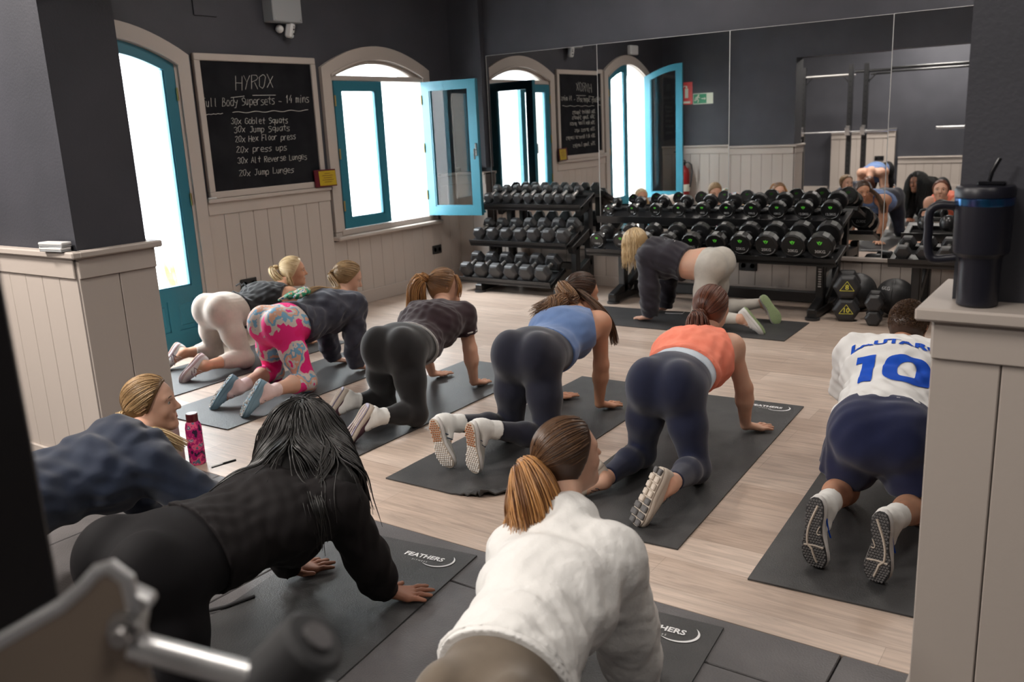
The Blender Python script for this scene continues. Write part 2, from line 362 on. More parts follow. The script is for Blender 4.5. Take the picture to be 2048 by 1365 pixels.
def leaf(name, par, w_, z0, top, side, mats=('teal',), rail=.075, bot=.10, th=.045, y_sign=1, panels=False, drip=False, gl0=None):
    """a glazed leaf in its own frame: hinge line at y = 0, leaf along +y, top(y) its upper edge; inner face towards +x"""
    m = MB(); f = lambda p, t: (-th / 2 + th * t, p[0] * y_sign, p[1])
    n = 8; Y = [w_ * k / n for k in range(n + 1)]; Yi = [rail + (w_ - 2 * rail) * k / n for k in range(n + 1)]
    m.prism([(0, z0), (rail, z0), (rail, top(rail)), (0, top(0))], 0, f); m.prism([(w_ - rail, z0), (w_, z0), (w_, top(w_)), (w_ - rail, top(w_ - rail))], 0, f)
    for k in range(n): m.prism([(Yi[k], top(Yi[k]) - rail), (Yi[k + 1], top(Yi[k + 1]) - rail), (Yi[k + 1], top(Yi[k + 1])), (Yi[k], top(Yi[k]))], 0, f)
    gz0 = gl0 if gl0 else z0 + bot
    if panels:
        m.prism([(rail, z0), (w_ - rail, z0), (w_ - rail, gz0), (rail, gz0)], 0, lambda p, t: (-.012 + .024 * t, p[0] * y_sign, p[1]))
        m.prism([(rail, z0), (w_ - rail, z0), (w_ - rail, z0 + .15), (rail, z0 + .15)], 0, f); m.prism([(rail, gz0 - .09), (w_ - rail, gz0 - .09), (w_ - rail, gz0), (rail, gz0)], 0, f)
        m.prism([(w_ / 2 - .035, z0 + .15), (w_ / 2 + .035, z0 + .15), (w_ / 2 + .035, gz0 - .09), (w_ / 2 - .035, gz0 - .09)], 0, f)
        for c in (-1, 1):
            cy = w_ / 2 + c * (w_ / 4 - .02); hw = w_ / 4 - .075
            m.box((0, cy * y_sign, (z0 + .15 + gz0 - .09) / 2), (th * .8, 2 * hw, gz0 - z0 - .30), bev=.01)
    else: m.prism([(rail, z0), (w_ - rail, z0), (w_ - rail, gz0), (rail, gz0)], 0, f)
    # glazing bead
    bd = .012
    for a0, a1, b0, b1 in ((rail, rail + bd, gz0, top(rail) - rail), (w_ - rail - bd, w_ - rail, gz0, top(w_ - rail) - rail), (rail, w_ - rail, gz0, gz0 + bd)):
        m.prism([(a0, b0), (a1, b0), (a1, b1), (a0, b1)], 0, lambda p, t: (-.016 + .032 * t, p[0] * y_sign, p[1]))
    if drip: m.prism([(0, .0), (w_, 0), (w_, .03), (0, .03)], 0, lambda p, t: (-th / 2 - .045 * t * (1 if p[1] < .01 else .35), p[0] * y_sign, z0 + .02 + p[1]))
    fr = obj(name, m, 'teal', par)
    g = MB(); g.prism([(rail - .005, gz0 - .005)] + [(w_ - rail + .005, gz0 - .005)] + [(y, top(y) - rail + .005) for y in Yi[::-1]], 0, lambda p, t: (-.002 + .004 * t, p[0] * y_sign, p[1]))
    obj('pane', g, 'glass', fr)
    return fr
def hinges(par, zs, y=0, x=.03):
    for z in zs: obj('hinge', MB().cyl((x, y, z - .045), (x, y, z + .045), .008, n=10), 'brass', par)
# closed leaf beside the chalkboard: hinged at y = 4.065, running towards the door's middle
t = thing('door_1', 'closed teal door leaf with tall glass beside the chalkboard', 'door', (XL - .005, DY1 - .026, .012)); t['kind'] = 'structure'
leaf('door_leaf', t, .545, 0, lambda y: 2.05 + .165 * math.sin(PI * (y + .026) / 1.12), 1, rail=.085, panels=True, gl0=.47, y_sign=-1); hinges(t, (.35, 1.1, 1.85))
t = thing('door_2', 'teal door leaf standing open into the room against the divider wall', 'door', (XL + .02, DY0 + .02, .012), (0, 0, -math.radians(97))); t['kind'] = 'structure'
leaf('door_leaf', t, .545, 0, lambda y: 2.05 + .165 * math.sin(PI * (y + .026) / 1.12), 1, rail=.085, panels=True, gl0=.47); hinges(t, (.35, 1.1, 1.85))
h = MB().box((.03, .505, .98), (.012, .035, .22), bev=.004); h.cyl((.03, .505, 1.02), (.075, .505, 1.02), .008, n=10); h.cyl((.07, .515, 1.02), (.07, .395, 1.02), .009, n=10)
obj('door_handle', h, 'black_plastic', t)
t = thing('window_1', 'closed left leaf of the arched teal window', 'window', (XL + .012, WY0 + .024, WZ0 + .02)); t['kind'] = 'structure'
leaf('window_leaf', t, .60, 0, lambda y: 1.265, 1, rail=.085, bot=.085, drip=True); hinges(t, (.2, .65, 1.1))
t = thing('window_2', 'right leaf of the arched teal window, swung open into the room', 'window', (XL + .035, WY1 - .02, WZ0 + .02), (0, 0, -math.radians(83))); t['kind'] = 'structure'
leaf('window_leaf', t, .60, 0, lambda y: 1.265, 1, rail=.085, bot=.085, drip=True); hinges(t, (.2, .65, 1.1))
obj('espagnolette', MB().box((.026, .575, .62), (.01, .02, .12), bev=.003).cyl((.03, .575, .62), (.06, .575, .62), .007, n=8).cyl((.058, .575, .63), (.058, .575, .53), .008, n=8), 'chrome', t)
# fixed arched light with its transom bar
t = thing('window_3', 'fixed arched glass light over the window leaves', 'window', (XL - .02, WY0, 0)); t['kind'] = 'structure'
m = MB().box((0, (WY1 - WY0) / 2, 2.0), (.08, WY1 - WY0 - .04, .045), bev=.004)
a = arch(.03, WY1 - WY0 - .03, 2.02, .135)
for k in range(len(a) - 1): m.prism([a[k], a[k + 1], (a[k + 1][0], a[k + 1][1] - .025), (a[k][0], a[k][1] - .025)], 0, lambda p, t_: (-.02 + .04 * t_, p[0], p[1]))
obj('transom', m, 'taupe', t)
obj('pane', MB().prism([(.03, 2.02)] + a[::-1], 0, lambda p, t_: (-.002 + .004 * t_, p[0], p[1])), 'glass', t)
struct('trim_threshold', MB().box((XL - .1, (DY0 + DY1) / 2, .004), (.3, DY1 - DY0, .01)), 'taupe')

# ------------------------------------------------------------------ outside the door and window: a white courtyard
struct('wall_courtyard', MB().box((-8.3, 4.8, 1.0), (.2, 9, 3.4)), 'outside_white')
struct('floor_courtyard', MB().box((-7.1, 4.6, -.12), (2.4, 9, .1)), 'outside_white')
m = MB().box((-7.5, 8.2, 1.2), (1.4, .25, 2.4)); struct('wall_courtyard_end', m, 'outside_white')
mat('firewood_end', (.62, .36, .16), .8, noise=(30, (.82, .60, .34), .9))
k = 0
for row in range(6):
    for c_ in range(2):
        r = .058 + .005 * ((row * 2 + c_) % 3)
        o = obj('log', MB().cyl((-7.9, 6.62 + c_ * .145, r - .07 + row * .137), (-8.18, 6.62 + c_ * .145, r - .07 + row * .137), r, n=12), 'firewood_end', smooth=True)
        tag(o, 'cut log end stacked outside against the white courtyard wall', 'log', 'firewood stack seen through the window')
# leafy plant in the courtyard beside the door
mat('leaf_yellow_green', (.30, .42, .06), .5, noise=(14, (.62, .60, .18), .9)); mat('terracotta', (.48, .22, .12), .8)
def plant(x, y, z, n, L, lab):
    t = thing('potted_plant', lab, 'plant', (x, y, z))
    obj('pot', MB().lathe([(.10, 0), (.14, .2), (.15, .22), (.13, .22), (.12, .19)], n=20), 'terracotta', t, smooth=True)
    m = MB()
    for i in range(n):
        a = random.random() * 2 * PI; ln = L * (.6 + .5 * random.random()); out = .35 + .5 * random.random(); wd = .016 + .014 * random.random(); ps = []
        for k in range(7):
            q = k / 6; ps.append(Vector((math.cos(a) * out * ln * q, math.sin(a) * out * ln * q, .2 + ln * (q - .35 * out * q * q))))
        sd = Vector((-math.sin(a), math.cos(a), 0)); vs = []; fs = []
        for k, p in enumerate(ps):
            wk = wd * math.sin(PI * min(1, .12 + .88 * k / 6)) + .001; vs += [p - sd * wk, p + Vector((0, 0, -.004)), p + sd * wk]
        for k in range(6): b_ = k * 3; fs += [(b_, b_ + 1, b_ + 4, b_ + 3), (b_ + 1, b_ + 2, b_ + 5, b_ + 4)]
        m.add(vs, fs)
    obj('leaves', m, 'leaf_yellow_green', t, smooth=True, fix=False); return t
plant(-6.55, 4.40, -.07, 18, .58, 'spiky green plant outside by the closed door leaf')

# ------------------------------------------------------------------ mirror wall: five sheets side by side, each hung a touch off true
mm = mat('mirror_silver', (.86, .87, .87), .012, metal=1)
edges = [-5.345, -4.098, -2.846, -1.582, -.33, .92]
MIR = [(0.0, 0.0), (.004, .004), (.014, .002), (.011, .003), (.011, .003)]
for i in range(5):
    x0, x1 = edges[i], edges[i + 1]; yaw, tl = MIR[i]
    t = thing('mirror_panel', ['mirror sheet nearest the window, above the hexagonal dumbbells', 'mirror sheet reflecting the open door, second from the window', 'mirror sheet with the exit sign reflection, third from the window', 'mirror sheet reflecting the rack uprights, partly behind the tumbler', 'mirror sheet hidden behind the right pillar'][i], 'mirror', ((x0 + x1) / 2, YM - .012, .38), (tl, 0, yaw), 'mirror sheets on the end wall')
    obj('glass_sheet', MB().box((0, 0, .914), (x1 - x0 - .006, .006, 1.828)), mm, t)
    e = MB()
    for sx in (-1, 1): e.box((sx * ((x1 - x0) / 2 - .003), -.0035, .914), (.003, .003, 1.828))
    e.box((0, -.0035, 1.828), (x1 - x0 - .006, .003, .003)); obj('polished_edge', e, 'mark_white', t)
# ------------------------------------------------------------------ exercise mats
def mat_logo(par, cx, cy, z, sc_=1.0):
    m = MB()
    for txt, sz, oy, sp in (('FEATHERS', .036, 0, 1.02), ('FITNESS', .013, -.026, 1.5)):
        vs, fs = text_mesh(txt, sz * sc_, bold=.0012 if oy == 0 else 0, spacing=sp); m.add([(v[0] + cx, v[1] + cy + oy * sc_, z) for v in vs], fs)
    N = 22; vs = []; fs = []                       # the crescent that sweeps round the end of the name
    for k in range(N + 1):
        t = -2.35 + 3.2 * k / N; r = .062 * sc_; wd = .010 * sc_ * math.sin(PI * k / N) ** .7
        c_, s_ = math.cos(t), math.sin(t); ox, oy = cx + .062 * sc_, cy + .008 * sc_
        vs += [(ox + r * 1.05 * c_, oy + r * .85 * s_, z), (ox + (r - wd) * 1.05 * c_ - .0, oy + (r - wd) * .85 * s_, z)]
    fs = [(2 * k, 2 * k + 1, 2 * k + 3, 2 * k + 2) for k in range(N)]; m.add(vs, fs)
    return obj('printed_logo', m, 'logo_white', par, fix=False)
def gym_mat(lab, x, y, rot=0, W_=.61, L_=1.82, logo=True, crumple=False, wave=0., seed=1):
    t = thing('exercise_mat', lab, 'mat', (x, y, 0), (0, 0, math.radians(rot)), 'black exercise mats')
    nx, ny = 26, 70; vs = []; fs = []; rr = random.Random(seed); ph = [rr.random() * 6 for _ in range(6)]
    for top in (0, 1):
        for j in range(ny + 1):
            for i in range(nx + 1):
                u, v = i / nx - .5, j / ny - .5; px, py = u * W_, v * L_
                z = wave * max(0, math.sin(9 * v + ph[0]) * math.sin(5 * u + ph[1])) ** 2 * .03 + .0012 * max(0, math.sin(py * 14 + ph[2]) * math.sin(px * 11 + ph[3]))
                if crumple:
                    q = max(0, 1 - math.hypot((u - .5) * W_ / .24, (v + .5) * L_ / .20)); z += .034 * q * abs(math.sin(px * 55 + py * 32 + 1)) ; px -= .10 * q * q; py += .03 * q
                vs.append((px, py, z + (.0065 if top else .0004)))
    n1 = (nx + 1) * (ny + 1)
    for top in (0, 1):
        for j in range(ny):
            for i in range(nx):
                a = top * n1 + j * (nx + 1) + i; fs.append((a, a + 1, a + nx + 2, a + nx + 1))
    bd = [i for i in range(nx + 1)] + [(j + 1) * (nx + 1) - 1 + nx + 1 for j in range(ny)] 
    bd = [i for i in range(nx + 1)] + [j * (nx + 1) + nx for j in range(1, ny + 1)] + [ny * (nx + 1) + i for i in range(nx - 1, -1, -1)] + [j * (nx + 1) for j in range(ny - 1, 0, -1)]
    for k in range(len(bd)): a, b = bd[k], bd[(k + 1) % len(bd)]; fs.append((a, b, b + n1, a + n1))
    obj('foam_sheet', MB().add(vs, fs), 'mat_black', t, smooth=True, angle=.9)
    if logo: mat_logo(t, W_ / 2 - .175, L_ / 2 - .095, .0085)
    return t
gym_mat('black mat nearest the door, under the woman in cream leggings', -5.055, 3.67, .5, seed=2)
gym_mat('black mat under the woman in pink and blue patterned leggings', -4.23, 3.71, 1.6, seed=3)
gym_mat('black mat under the woman with white ankle socks and black leggings', -3.285, 3.64, .6, seed=4)
gym_mat('black mat with a crumpled corner under the woman in the blue vest', -2.37, 3.63, 1.0, crumple=True, seed=5)
gym_mat('black mat under the woman in the coral top', -1.588, 3.62, 3.0, seed=6)
gym_mat('black mat under the man in the white football shirt', -.685, 3.57, 2.9, logo=False, seed=7)
gym_mat('black mat lying sideways under the instructor in front of the dumbbells', -2.79, 6.18, 91, wave=.25, logo=False, seed=8)
gym_mat('black mat on the rubber tiles under the woman with long black hair', -2.03, 1.38, 7.5, seed=9)
gym_mat('black mat on the rubber tiles under the woman in the white jacket', -1.125, 1.39, 5.0, seed=10)
gym_mat('black mat in the back room, seen only in the mirror', -3.10, -.55, 0, logo=False, seed=11)

# ------------------------------------------------------------------ chalkboard and things on the left wall
G = {'H': "02 08;42 48;05 45", 'Y': "08 25 48;25 12", 'R': "02 08 38 47 36 05;25 42", 'O': "28 07 03 22 33 47 38 28", 'X': "02 47;08 42", 'x': "02 46;06 42", 'F': "02 08 48;05 35", 'u': "06 03 12 22 33 36 32", 'l': "18 12 22",
     'B': "02 08 28 37 25 05;25 44 32 02", 'o': "16 04 12 32 44 36 16", 'd': "36 16 04 12 32 43;48 42", 'y': "06 14 34;46 20 00", 'S': "47 28 07 15 35 43 22 02", 'p': "06 00;05 16 36 44 32 12 03", 'e': "04 44 36 16 04 12 42", 'r': "06 02;04 16 36",
     's': "46 16 05 34 43 32 02", 't': "28 23 32;06 46", '-': "04 44", '1': "16 28 22", '4': "38 04 44;36 32", 'm': "02 06;05 16 25 22;25 36 45 42", 'i': "26 22;27 28", 'n': "02 06;04 16 36 42", '3': "07 28 47 25 44 32 12 03", '0': "28 07 03 22 33 47 38 28",
     '2': "07 28 47 36 02 42", 'G': "47 28 07 03 22 43 45 25", 'b': "08 02 32 44 36 05", 'q': "46 16 04 13 43;46 40", 'a': "46 16 04 12 32 44;46 42", 'J': "18 48;38 33 12 03", 'A': "02 28 42;14 34", 'v': "06 22 46", 'L': "08 02 42", 'g': "46 16 04 13 43;46 41 20 01", 'P': "02 08 38 46 35 05", 'c': "46 16 04 12 42"}
t = thing('chalkboard', 'framed chalkboard with a handwritten workout list between the door and window', 'chalkboard', (XL, 4.825, 1.095))
obj('slate_panel', MB().box((.014, 0, .53), (.012, 1.16, .98)), 'slate', t)
m = MB()
for y in (-.569, .569): m.box((.018, y, .53), (.034, .052, .957), bev=.004)
for z in (.026, 1.034): m.box((.018, 0, z), (.034, 1.19, .052), bev=.006)
obj('frame', m, 'taupe', t)
jr = random.Random(3)
def chalk(txt, y0, z0, y1, z1, h, name='chalk_writing'):
    m = MB(); n = len(txt); st = ((y1 - y0) / n, (z1 - z0) / n)
    for k, ch in enumerate(txt):
        if ch == ' ': continue
        ox, oz = y0 + st[0] * k, z0 + st[1] * k + jr.uniform(-.004, .004); wq = st[0] * .78 / 4
        for stroke in G[ch].split(';'):
            pts = [(.0212, ox + int(p[0]) * wq + (int(p[1]) - 2) * h * .02 + jr.uniform(-.002, .002), oz + (int(p[1]) - 2) * h / 6 + jr.uniform(-.002, .002)) for p in stroke.split()]
            m.tube([Vector(p) - Vector((0, 4.825, 1.095)) for p in pts], .0017, n=5)
    return obj(name, m, 'chalk', t, fix=False)
def chline(y0, z0, y1, z1, wav=0):
    m = MB(); m.tube([Vector((.0215, y0 + (y1 - y0) * k / 30 - 4.825, z0 + (z1 - z0) * k / 30 + wav * math.sin(k * .9) - 1.095)) for k in range(31)], .0021, n=5); obj('chalk_underline', m, 'chalk', t, fix=False)
chalk('HYROX', 4.585, 1.895, 4.97, 1.915, .105); chline(4.53, 1.838, 4.66, 1.85); chline(4.74, 1.855, 4.97, 1.857)
chalk('Full Body Supersets - 14 mins', 4.262, 1.770, 5.325, 1.800, .060); chline(4.26, 1.715, 4.44, 1.722, .002); chline(4.53, 1.728, 5.30, 1.735, .005)
for txt, z, ye in (('30x Goblet Squats', 1.640, 5.075), ('30x Jump Squats', 1.578, 5.085), ('20x Hex Floor press', 1.508, 5.14), ('20x press ups', 1.425, 5.035), ('30x Alt Reverse Lunges', 1.342, 5.24), ('20x Jump Lunges', 1.245, 5.085)):
    chalk(txt, 4.505 if z > 1.6 else 4.525, z, ye, z - .002, .046)
tag(obj('chalk_stick', MB().cyl((XL + .04, 4.20, 1.103), (XL + .045, 4.27, 1.103), .007, n=10), 'mark_white', smooth=True), 'short white chalk stick on the dado rail by the chalkboard', 'chalk')
t = thing('framed_plaque', 'small yellow plaque in a dark red stand leaning on the chalkboard corner', 'plaque', (XL + .066, 5.385, 1.097), (0, math.radians(-5), math.radians(-6)))
mat('plaque_yellow', (.40, .28, .015), .3); mat('dark_red', (.09, .006, .012), .3)
obj('backing', MB().box((0, 0, .073), (.018, .225, .145), bev=.003), 'dark_red', t); obj('face', MB().box((.0105, .018, .072), (.003, .175, .122)), 'plaque_yellow', t)
m = MB()
for k, ww in enumerate((.06, .11, .09, .12, .08)): m.box((.0125, .018, .112 - .018 * k), (.001, ww, .004))
obj('engraving', m, 'dark_red', t)
t = thing('alarm_sensor', 'small white security sensor on a ball joint under the grey wall box', 'sensor', (XL, 5.10, 2.36))
obj('ball_joint', MB().sphere((.035, -.03, .005), .032), 'white_plastic', t, smooth=True); obj('arm', MB().cyl((0, -.03, .005), (.03, -.03, .005), .014), 'white_plastic', t)
b = obj('housing', MB().box((.07, .045, -.005), (.06, .065, .115), rot=(0, .25, .4), bev=.012), 'white_plastic', t)
m = MB()
for dz in (-.025, .01, .03): m.sphere((.101, .058, -.01 + dz), .008, n=10, m=6)
obj('eye', m, 'black_plastic', b, smooth=True)
t = thing('junction_box', 'grey metal junction box high on the wall above the chalkboard', 'box', (XL, 5.095, 2.41))
obj('case', MB().box((.06, 0, .19), (.12, .30, .38), bev=.006), 'grey_plastic', t)
m = MB()
for y in (-.13, .13): m.cyl((.12, y, .02), (.124, y, .02), .006, n=8)
obj('screw', m, 'steel_dull', t)
tag(obj('access_panel', MB().box((XL + .006, 4.40, 2.60), (.012, .20, .36), bev=.003), 'charcoal'), 'dark painted access panel high above the chalkboard', 'panel')
def socket(lab, loc, rz, wd=.16):
    t = thing('power_socket', lab, 'socket', loc, (0, 0, rz))
    obj('faceplate', MB().box((0, .006, 0), (wd, .012, .085), bev=.004), 'black_plastic', t)
    for sx in (-1, 1):
        s_ = obj('outlet', MB().lathe([(.024, .012), (.026, .0135), (.022, .014), (.021, .008), (.0, .008)], (sx * wd / 4, 0, 0), n=20, axis='y'), 'black_rubber', t, smooth=True)
        obj('contact', MB().cyl((sx * wd / 4 - .008, .009, 0), (sx * wd / 4 - .008, .0095, 0), .003, n=8).cyl((sx * wd / 4 + .008, .009, 0), (sx * wd / 4 + .008, .0095, 0), .003, n=8), 'steel_dull', s_)
    return t
socket('black double socket low on the wall beside the door, behind the blonde woman', (XL + .02, 4.49, .405), -PI / 2)
socket('black double socket on the wall below the window, near the corner', (XL + .02, 6.845, .355), -PI / 2, .14)
socket('black double socket under the round dumbbell rack', (-2.66, YM - .016, .27), PI)
socket('black double socket on the dado of the back room, seen in the mirror', (-3.55, YB + .09, .62), 0)

tag(obj('emergency_light', MB().box((XL + .03, 3.36, 2.42), (.06, .22, .12), bev=.01), 'white_plastic'), 'small white emergency light above the door, seen in the mirror', 'light')
# signs and the extinguisher on the divider wall: only the mirror shows them
t = thing('exit_sign', 'green running man exit sign seen in the mirror', 'sign', (-5.12, PY1 + .001, 1.745)); mat('sign_green', (.0, .22, .09), .4); mat('sign_cream', (.78, .80, .66), .5); mat('sign_red', (.60, .03, .02), .4)
obj('plate', MB().box((0, .002, 0), (.30, .004, .15)), 'sign_cream', t)
obj('green_field', MB().box((-.045, .0045, 0), (.195, .001, .13)), 'sign_green', t)
m = MB(); m.box((.0, .0055, .0), (.05, .001, .012)); m.prism([(.02, .02), (.02, -.02), (.045, 0)], 0, lambda p, q: (p[0], .005 + .001 * q, p[1])); obj('arrow', m, 'sign_cream', t)
m = MB(); P_ = lambda a, b, wq=.012: m.box(((a[0] + b[0]) / 2, .0055, (a[1] + b[1]) / 2), (math.dist(a, b) + wq * .6, .001, wq), rot=(0, -math.atan2(b[1] - a[1], b[0] - a[0]), 0))
m.cyl((-.068, .005, .047), (-.068, .006, .047), .012, n=12); P_((-.075, .033), (-.09, .0), .02); P_((-.09, 0), (-.068, -.018)); P_((-.068, -.018), (-.075, -.05)); P_((-.09, 0), (-.108, -.022)); P_((-.108, -.022), (-.128, -.018)); P_((-.075, .03), (-.05, .012)); P_((-.075, .03), (-.105, .018)); P_((-.105, .018), (-.118, -.002))
obj('running_man', m, 'sign_cream', t)
t = thing('fire_sign', 'red fire extinguisher sign beside the exit sign, seen in the mirror', 'sign', (-5.39, PY1 + .001, 1.83))
obj('plate', MB().box((0, .002, 0), (.22, .004, .31)), 'sign_red', t)
m = MB(); m.box((.02, .005, .0), (.05, .001, .13), bev=0); m.box((.02, .005, .085), (.025, .001, .03)); m.tube([(.02, .005, .1), (-.02, .005, .1), (-.045, .005, .06), (-.045, .005, -.02)], .006, n=4); m.box((0, .005, -.125), (.15, .001, .03)); obj('pictogram', m, 'sign_cream', t)
t = thing('fire_extinguisher', 'red fire extinguisher hung behind the open door leaf, seen in the mirror', 'fire extinguisher', (-5.36, PY1 + .12, .33)); mat('extinguisher_red', (.22, .008, .008), .3)
obj('cylinder', MB().lathe([(.0, 0), (.07, 0), (.078, .02), (.078, .38), (.06, .44), (.03, .47), (.022, .49)], n=28), 'extinguisher_red', t, smooth=True)
obj('valve', MB().cyl((0, 0, .48), (0, 0, .54), .02).box((0, .02, .565), (.02, .11, .012), rot=(.25, 0, 0)).box((0, .02, .54), (.02, .10, .01)), 'black_plastic', t)
obj('hose', MB().tube([(0, 0, .52), (.06, .0, .54), (.11, 0, .50), (.125, 0, .40), (.11, 0, .28), (.09, 0, .18)], .011, n=10), 'black_rubber', t, smooth=True)
obj('label', MB().lathe([(.0785, .12), (.0790, .121), (.0790, .22), (.0785, .221)], n=28), 'sign_cream', t, smooth=True)
obj('bracket', MB().box((0, -.097, .40), (.05, .045, .10)), 'black_steel', t)

# ------------------------------------------------------------------ dumbbells
def hex_bell(name, lab, r, hl, grip, group, num=None):
    """hexagonal dumbbell lying along y; origin under the middle, flat side down"""
    t = thing(name, lab, 'dumbbell', group=group); c = r * math.cos(PI / 6)
    h = MB(); n = 10
    prof = [(-grip, .012)] + [(-grip + 2 * grip * k / n, .0155 + .0045 * math.sin(PI * k / n) ** 2) for k in range(n + 1)] + [(grip, .012)]
    h.lathe([(q, y) for y, q in prof], (0, 0, c), n=16, axis='y'); obj('grip', h, 'steel_dull', t, smooth=True)
    for g_ in (-1, 1): obj('collar', MB().cyl((0, g_ * (grip - .012), c), (0, g_ * (grip + .002), c), .021, n=18), 'chrome', t, smooth=True)
    for s_ in (-1, 1):
        m = MB(); vs = []; ys = [grip, grip + hl * .14, grip + hl * .80, grip + hl]; rs = [r * .72, r, r, r * .74]
        for y, q in zip(ys, rs):
            for k in range(6): x = PI / 6 + PI / 3 * k; vs.append((q * math.sin(x), s_ * y, c - q * math.cos(x)))
        fs = [tuple(range(6)), tuple(18 + k for k in range(6))] + [(l * 6 + k, l * 6 + (k + 1) % 6, l * 6 + 6 + (k + 1) % 6, l * 6 + 6 + k) for l in range(3) for k in range(6)]
        hd = obj('head', m.add(vs, fs), 'black_rubber', t)
        bv = hd.modifiers.new('bevel', 'BEVEL'); bv.width = r * .07; bv.segments = 2
    return t
random.seed(11)
ORD = ('first', 'second', 'third', 'fourth', 'fifth', 'sixth', 'seventh', 'eighth', 'ninth', 'tenth')
def rack_legs(t, x0, x1, foot_y, top, back_y=7.24):
    for x in (x0, x1):
        m = MB()
        for (a, b) in top: m.box(((x), (a[0] + b[0]) / 2, (a[1] + b[1]) / 2), (.06, math.dist(a, b), .075), rot=(math.atan2(b[1] - a[1], b[0] - a[0]), 0, 0), bev=.006)
        obj('upright', m, 'black_steel', t)
        obj('foot', MB().box((x, (foot_y + back_y) / 2, .045), (.075, back_y - foot_y, .06), bev=.006), 'black_steel', t)
        for y in (foot_y + .03, back_y - .03): obj('rubber_foot', MB().cyl((x, y, 0), (x, y, .018), .055, n=20), 'black_rubber', t)
def tier(t, x0, x1, yf, zf, depth, ang, lip=.035):
    """a sloping tray: its front lower edge at (yf, zf)"""
    c_, s_ = math.cos(ang), math.sin(ang); rm = Euler((ang, 0, 0)).to_matrix(); m = MB()
    P = lambda u, v: (((x0 + x1) / 2), yf + u * c_ - v * s_, zf + u * s_ + v * c_)
    m.box(P(.03, .0), (x1 - x0, .06, .035), rot=rm, bev=.004); m.box(P(depth - .03, .0), (x1 - x0, .06, .035), rot=rm, bev=.004)
    m.box(P(.003, .02), (x1 - x0, .006, .05), rot=rm); m.box(P(depth / 2, -.016), (x1 - x0, depth, .004), rot=rm)
    for x in (x0 + .02, x1 - .02): m.box((x, P(depth / 2, 0)[1], P(depth / 2, 0)[2]), (.04, depth - .02, .033), rot=rm, bev=.004)
    return obj('tray', m, 'black_steel', t)
HA = math.radians(23)
rk = thing('dumbbell_rack', 'three-tier black rack of hexagonal dumbbells in the corner by the window', 'rack')
TI = [(-5.27, -4.24, 6.63, .10, 6, 'bottom', (.082, .088), -5.20, -4.33), (-5.25, -4.16, 6.79, .435, 7, 'middle', (.066, .077), -5.16, -4.20), (-5.24, -4.10, 6.96, .765, 9, 'top', (.055, .051), -5.16, -4.235)]
for x0, x1, yf, zf, n, nm, rr, xa, xb in TI: tier(rk, x0, x1, yf, zf, .30, HA)
rack_legs(rk, -5.05, -4.17, 6.62, [((6.67, .05), (6.67, .085)), ((7.22, .06), (7.22, .84)), ((6.72, .06), (7.22, .26)), ((6.88, .40), (7.22, .54)), ((7.03, .73), (7.22, .80)), ((6.97, .06), (6.97, .43))])
obj('crossbar', MB().box((-4.61, 7.21, .20), (.86, .05, .07), bev=.005), 'black_steel', rk)
for x0, x1, yf, zf, n, nm, rr, xa, xb in TI:
    for k in range(n):
        q = k / (n - 1); r = rr[0] + (rr[1] - rr[0]) * q
        u = .17; base = (xa + (xb - xa) * q, yf + u * math.cos(HA) - .0195 * math.sin(HA), zf + u * math.sin(HA) + .0195 * math.cos(HA))
        lab = f"hexagonal dumbbell, {ORD[k]} from the left on the {nm} tier of the corner rack"
        o = hex_bell('hex_dumbbell', lab, r, r * .98, .062, f'hexagonal dumbbells on the {nm} tier'); o.location = base; o.rotation_euler = (HA, 0, random.uniform(-.03, .03))

# round urethane dumbbells on the long two-tier rack
def leaf_logo(m, y, s, cz):
    for sx in (-1, 1):
        vs = []; N = 8
        for k in range(N + 1):
            a = k / N; vs.append((sx * s * (.10 + .75 * math.sin(a * PI / 2) * .9), y, cz + s * (-.5 + 1.15 * a)))
        for k in range(N, -1, -1):
            a = k / N; vs.append((sx * s * (.10 + .9 * a * a * .8), y, cz + s * (-.5 + 1.15 * a) + s * .35 * math.sin(a * PI)))
        m.add(vs, [tuple(range(len(vs)))])
    m.cyl((0, y, cz + s * .55), (0, y - .0004, cz + s * .55), s * .28, n=12)
def round_bell(lab, R_, hl, txt, group):
    t = thing('round_dumbbell', lab, 'dumbbell', group=group); g = .062; c = R_
    obj('grip', MB().lathe([(.013, -g), (.017, -g * .6), (.019, 0), (.017, g * .6), (.013, g)], (0, 0, c), n=18, axis='y'), 'chrome', t, smooth=True)
    for s_ in (-1, 1):
        b = R_ * .10; prof = [(.024, s_ * (g - .004)), (.030, s_ * g), (R_ - b, s_ * (g + .002)), (R_, s_ * (g + b)), (R_, s_ * (g + hl - b)), (R_ - b, s_ * (g + hl)), (R_ - b - .004, s_ * (g + hl)), (R_ - b - .007, s_ * (g + hl - .003)), (.001, s_ * (g + hl - .003))]
        h = obj('head', MB().lathe(prof, (0, 0, c), n=14, axis='y'), 'black_urethane', t)
        y = -(g + hl + .0004)
        m = MB(); leaf_logo(m, -(g + hl - .0018), R_ * .26, c + R_ * .28)
        if s_ > 0: m.v = [(-v[0], -v[1], v[2]) for v in m.v]
        obj('leaf_emblem', m, 'leaf_green', h, fix=False)
        m = MB(); vs, fs = text_mesh(txt, R_ * .34, bold=.0004); m.add([(v[0], -(g + hl - .0018), v[1] + c - R_ * .48) for v in vs], fs)
        pts = [(R_ * .80 * math.cos(a), -(g + hl - .0018), c + R_ * .80 * math.sin(a)) for a in np.linspace(-1.5, -.35, 8)]; m.tube(pts, .0013, n=4)  # pale arc at the lower right: a rim highlight painted beside the weight
        if s_ > 0: m.v = [(-v[0], -v[1], v[2]) for v in m.v]
        obj('weight_mark', m, 'mark_white', h, fix=False)
    return t
RA = math.radians(17)
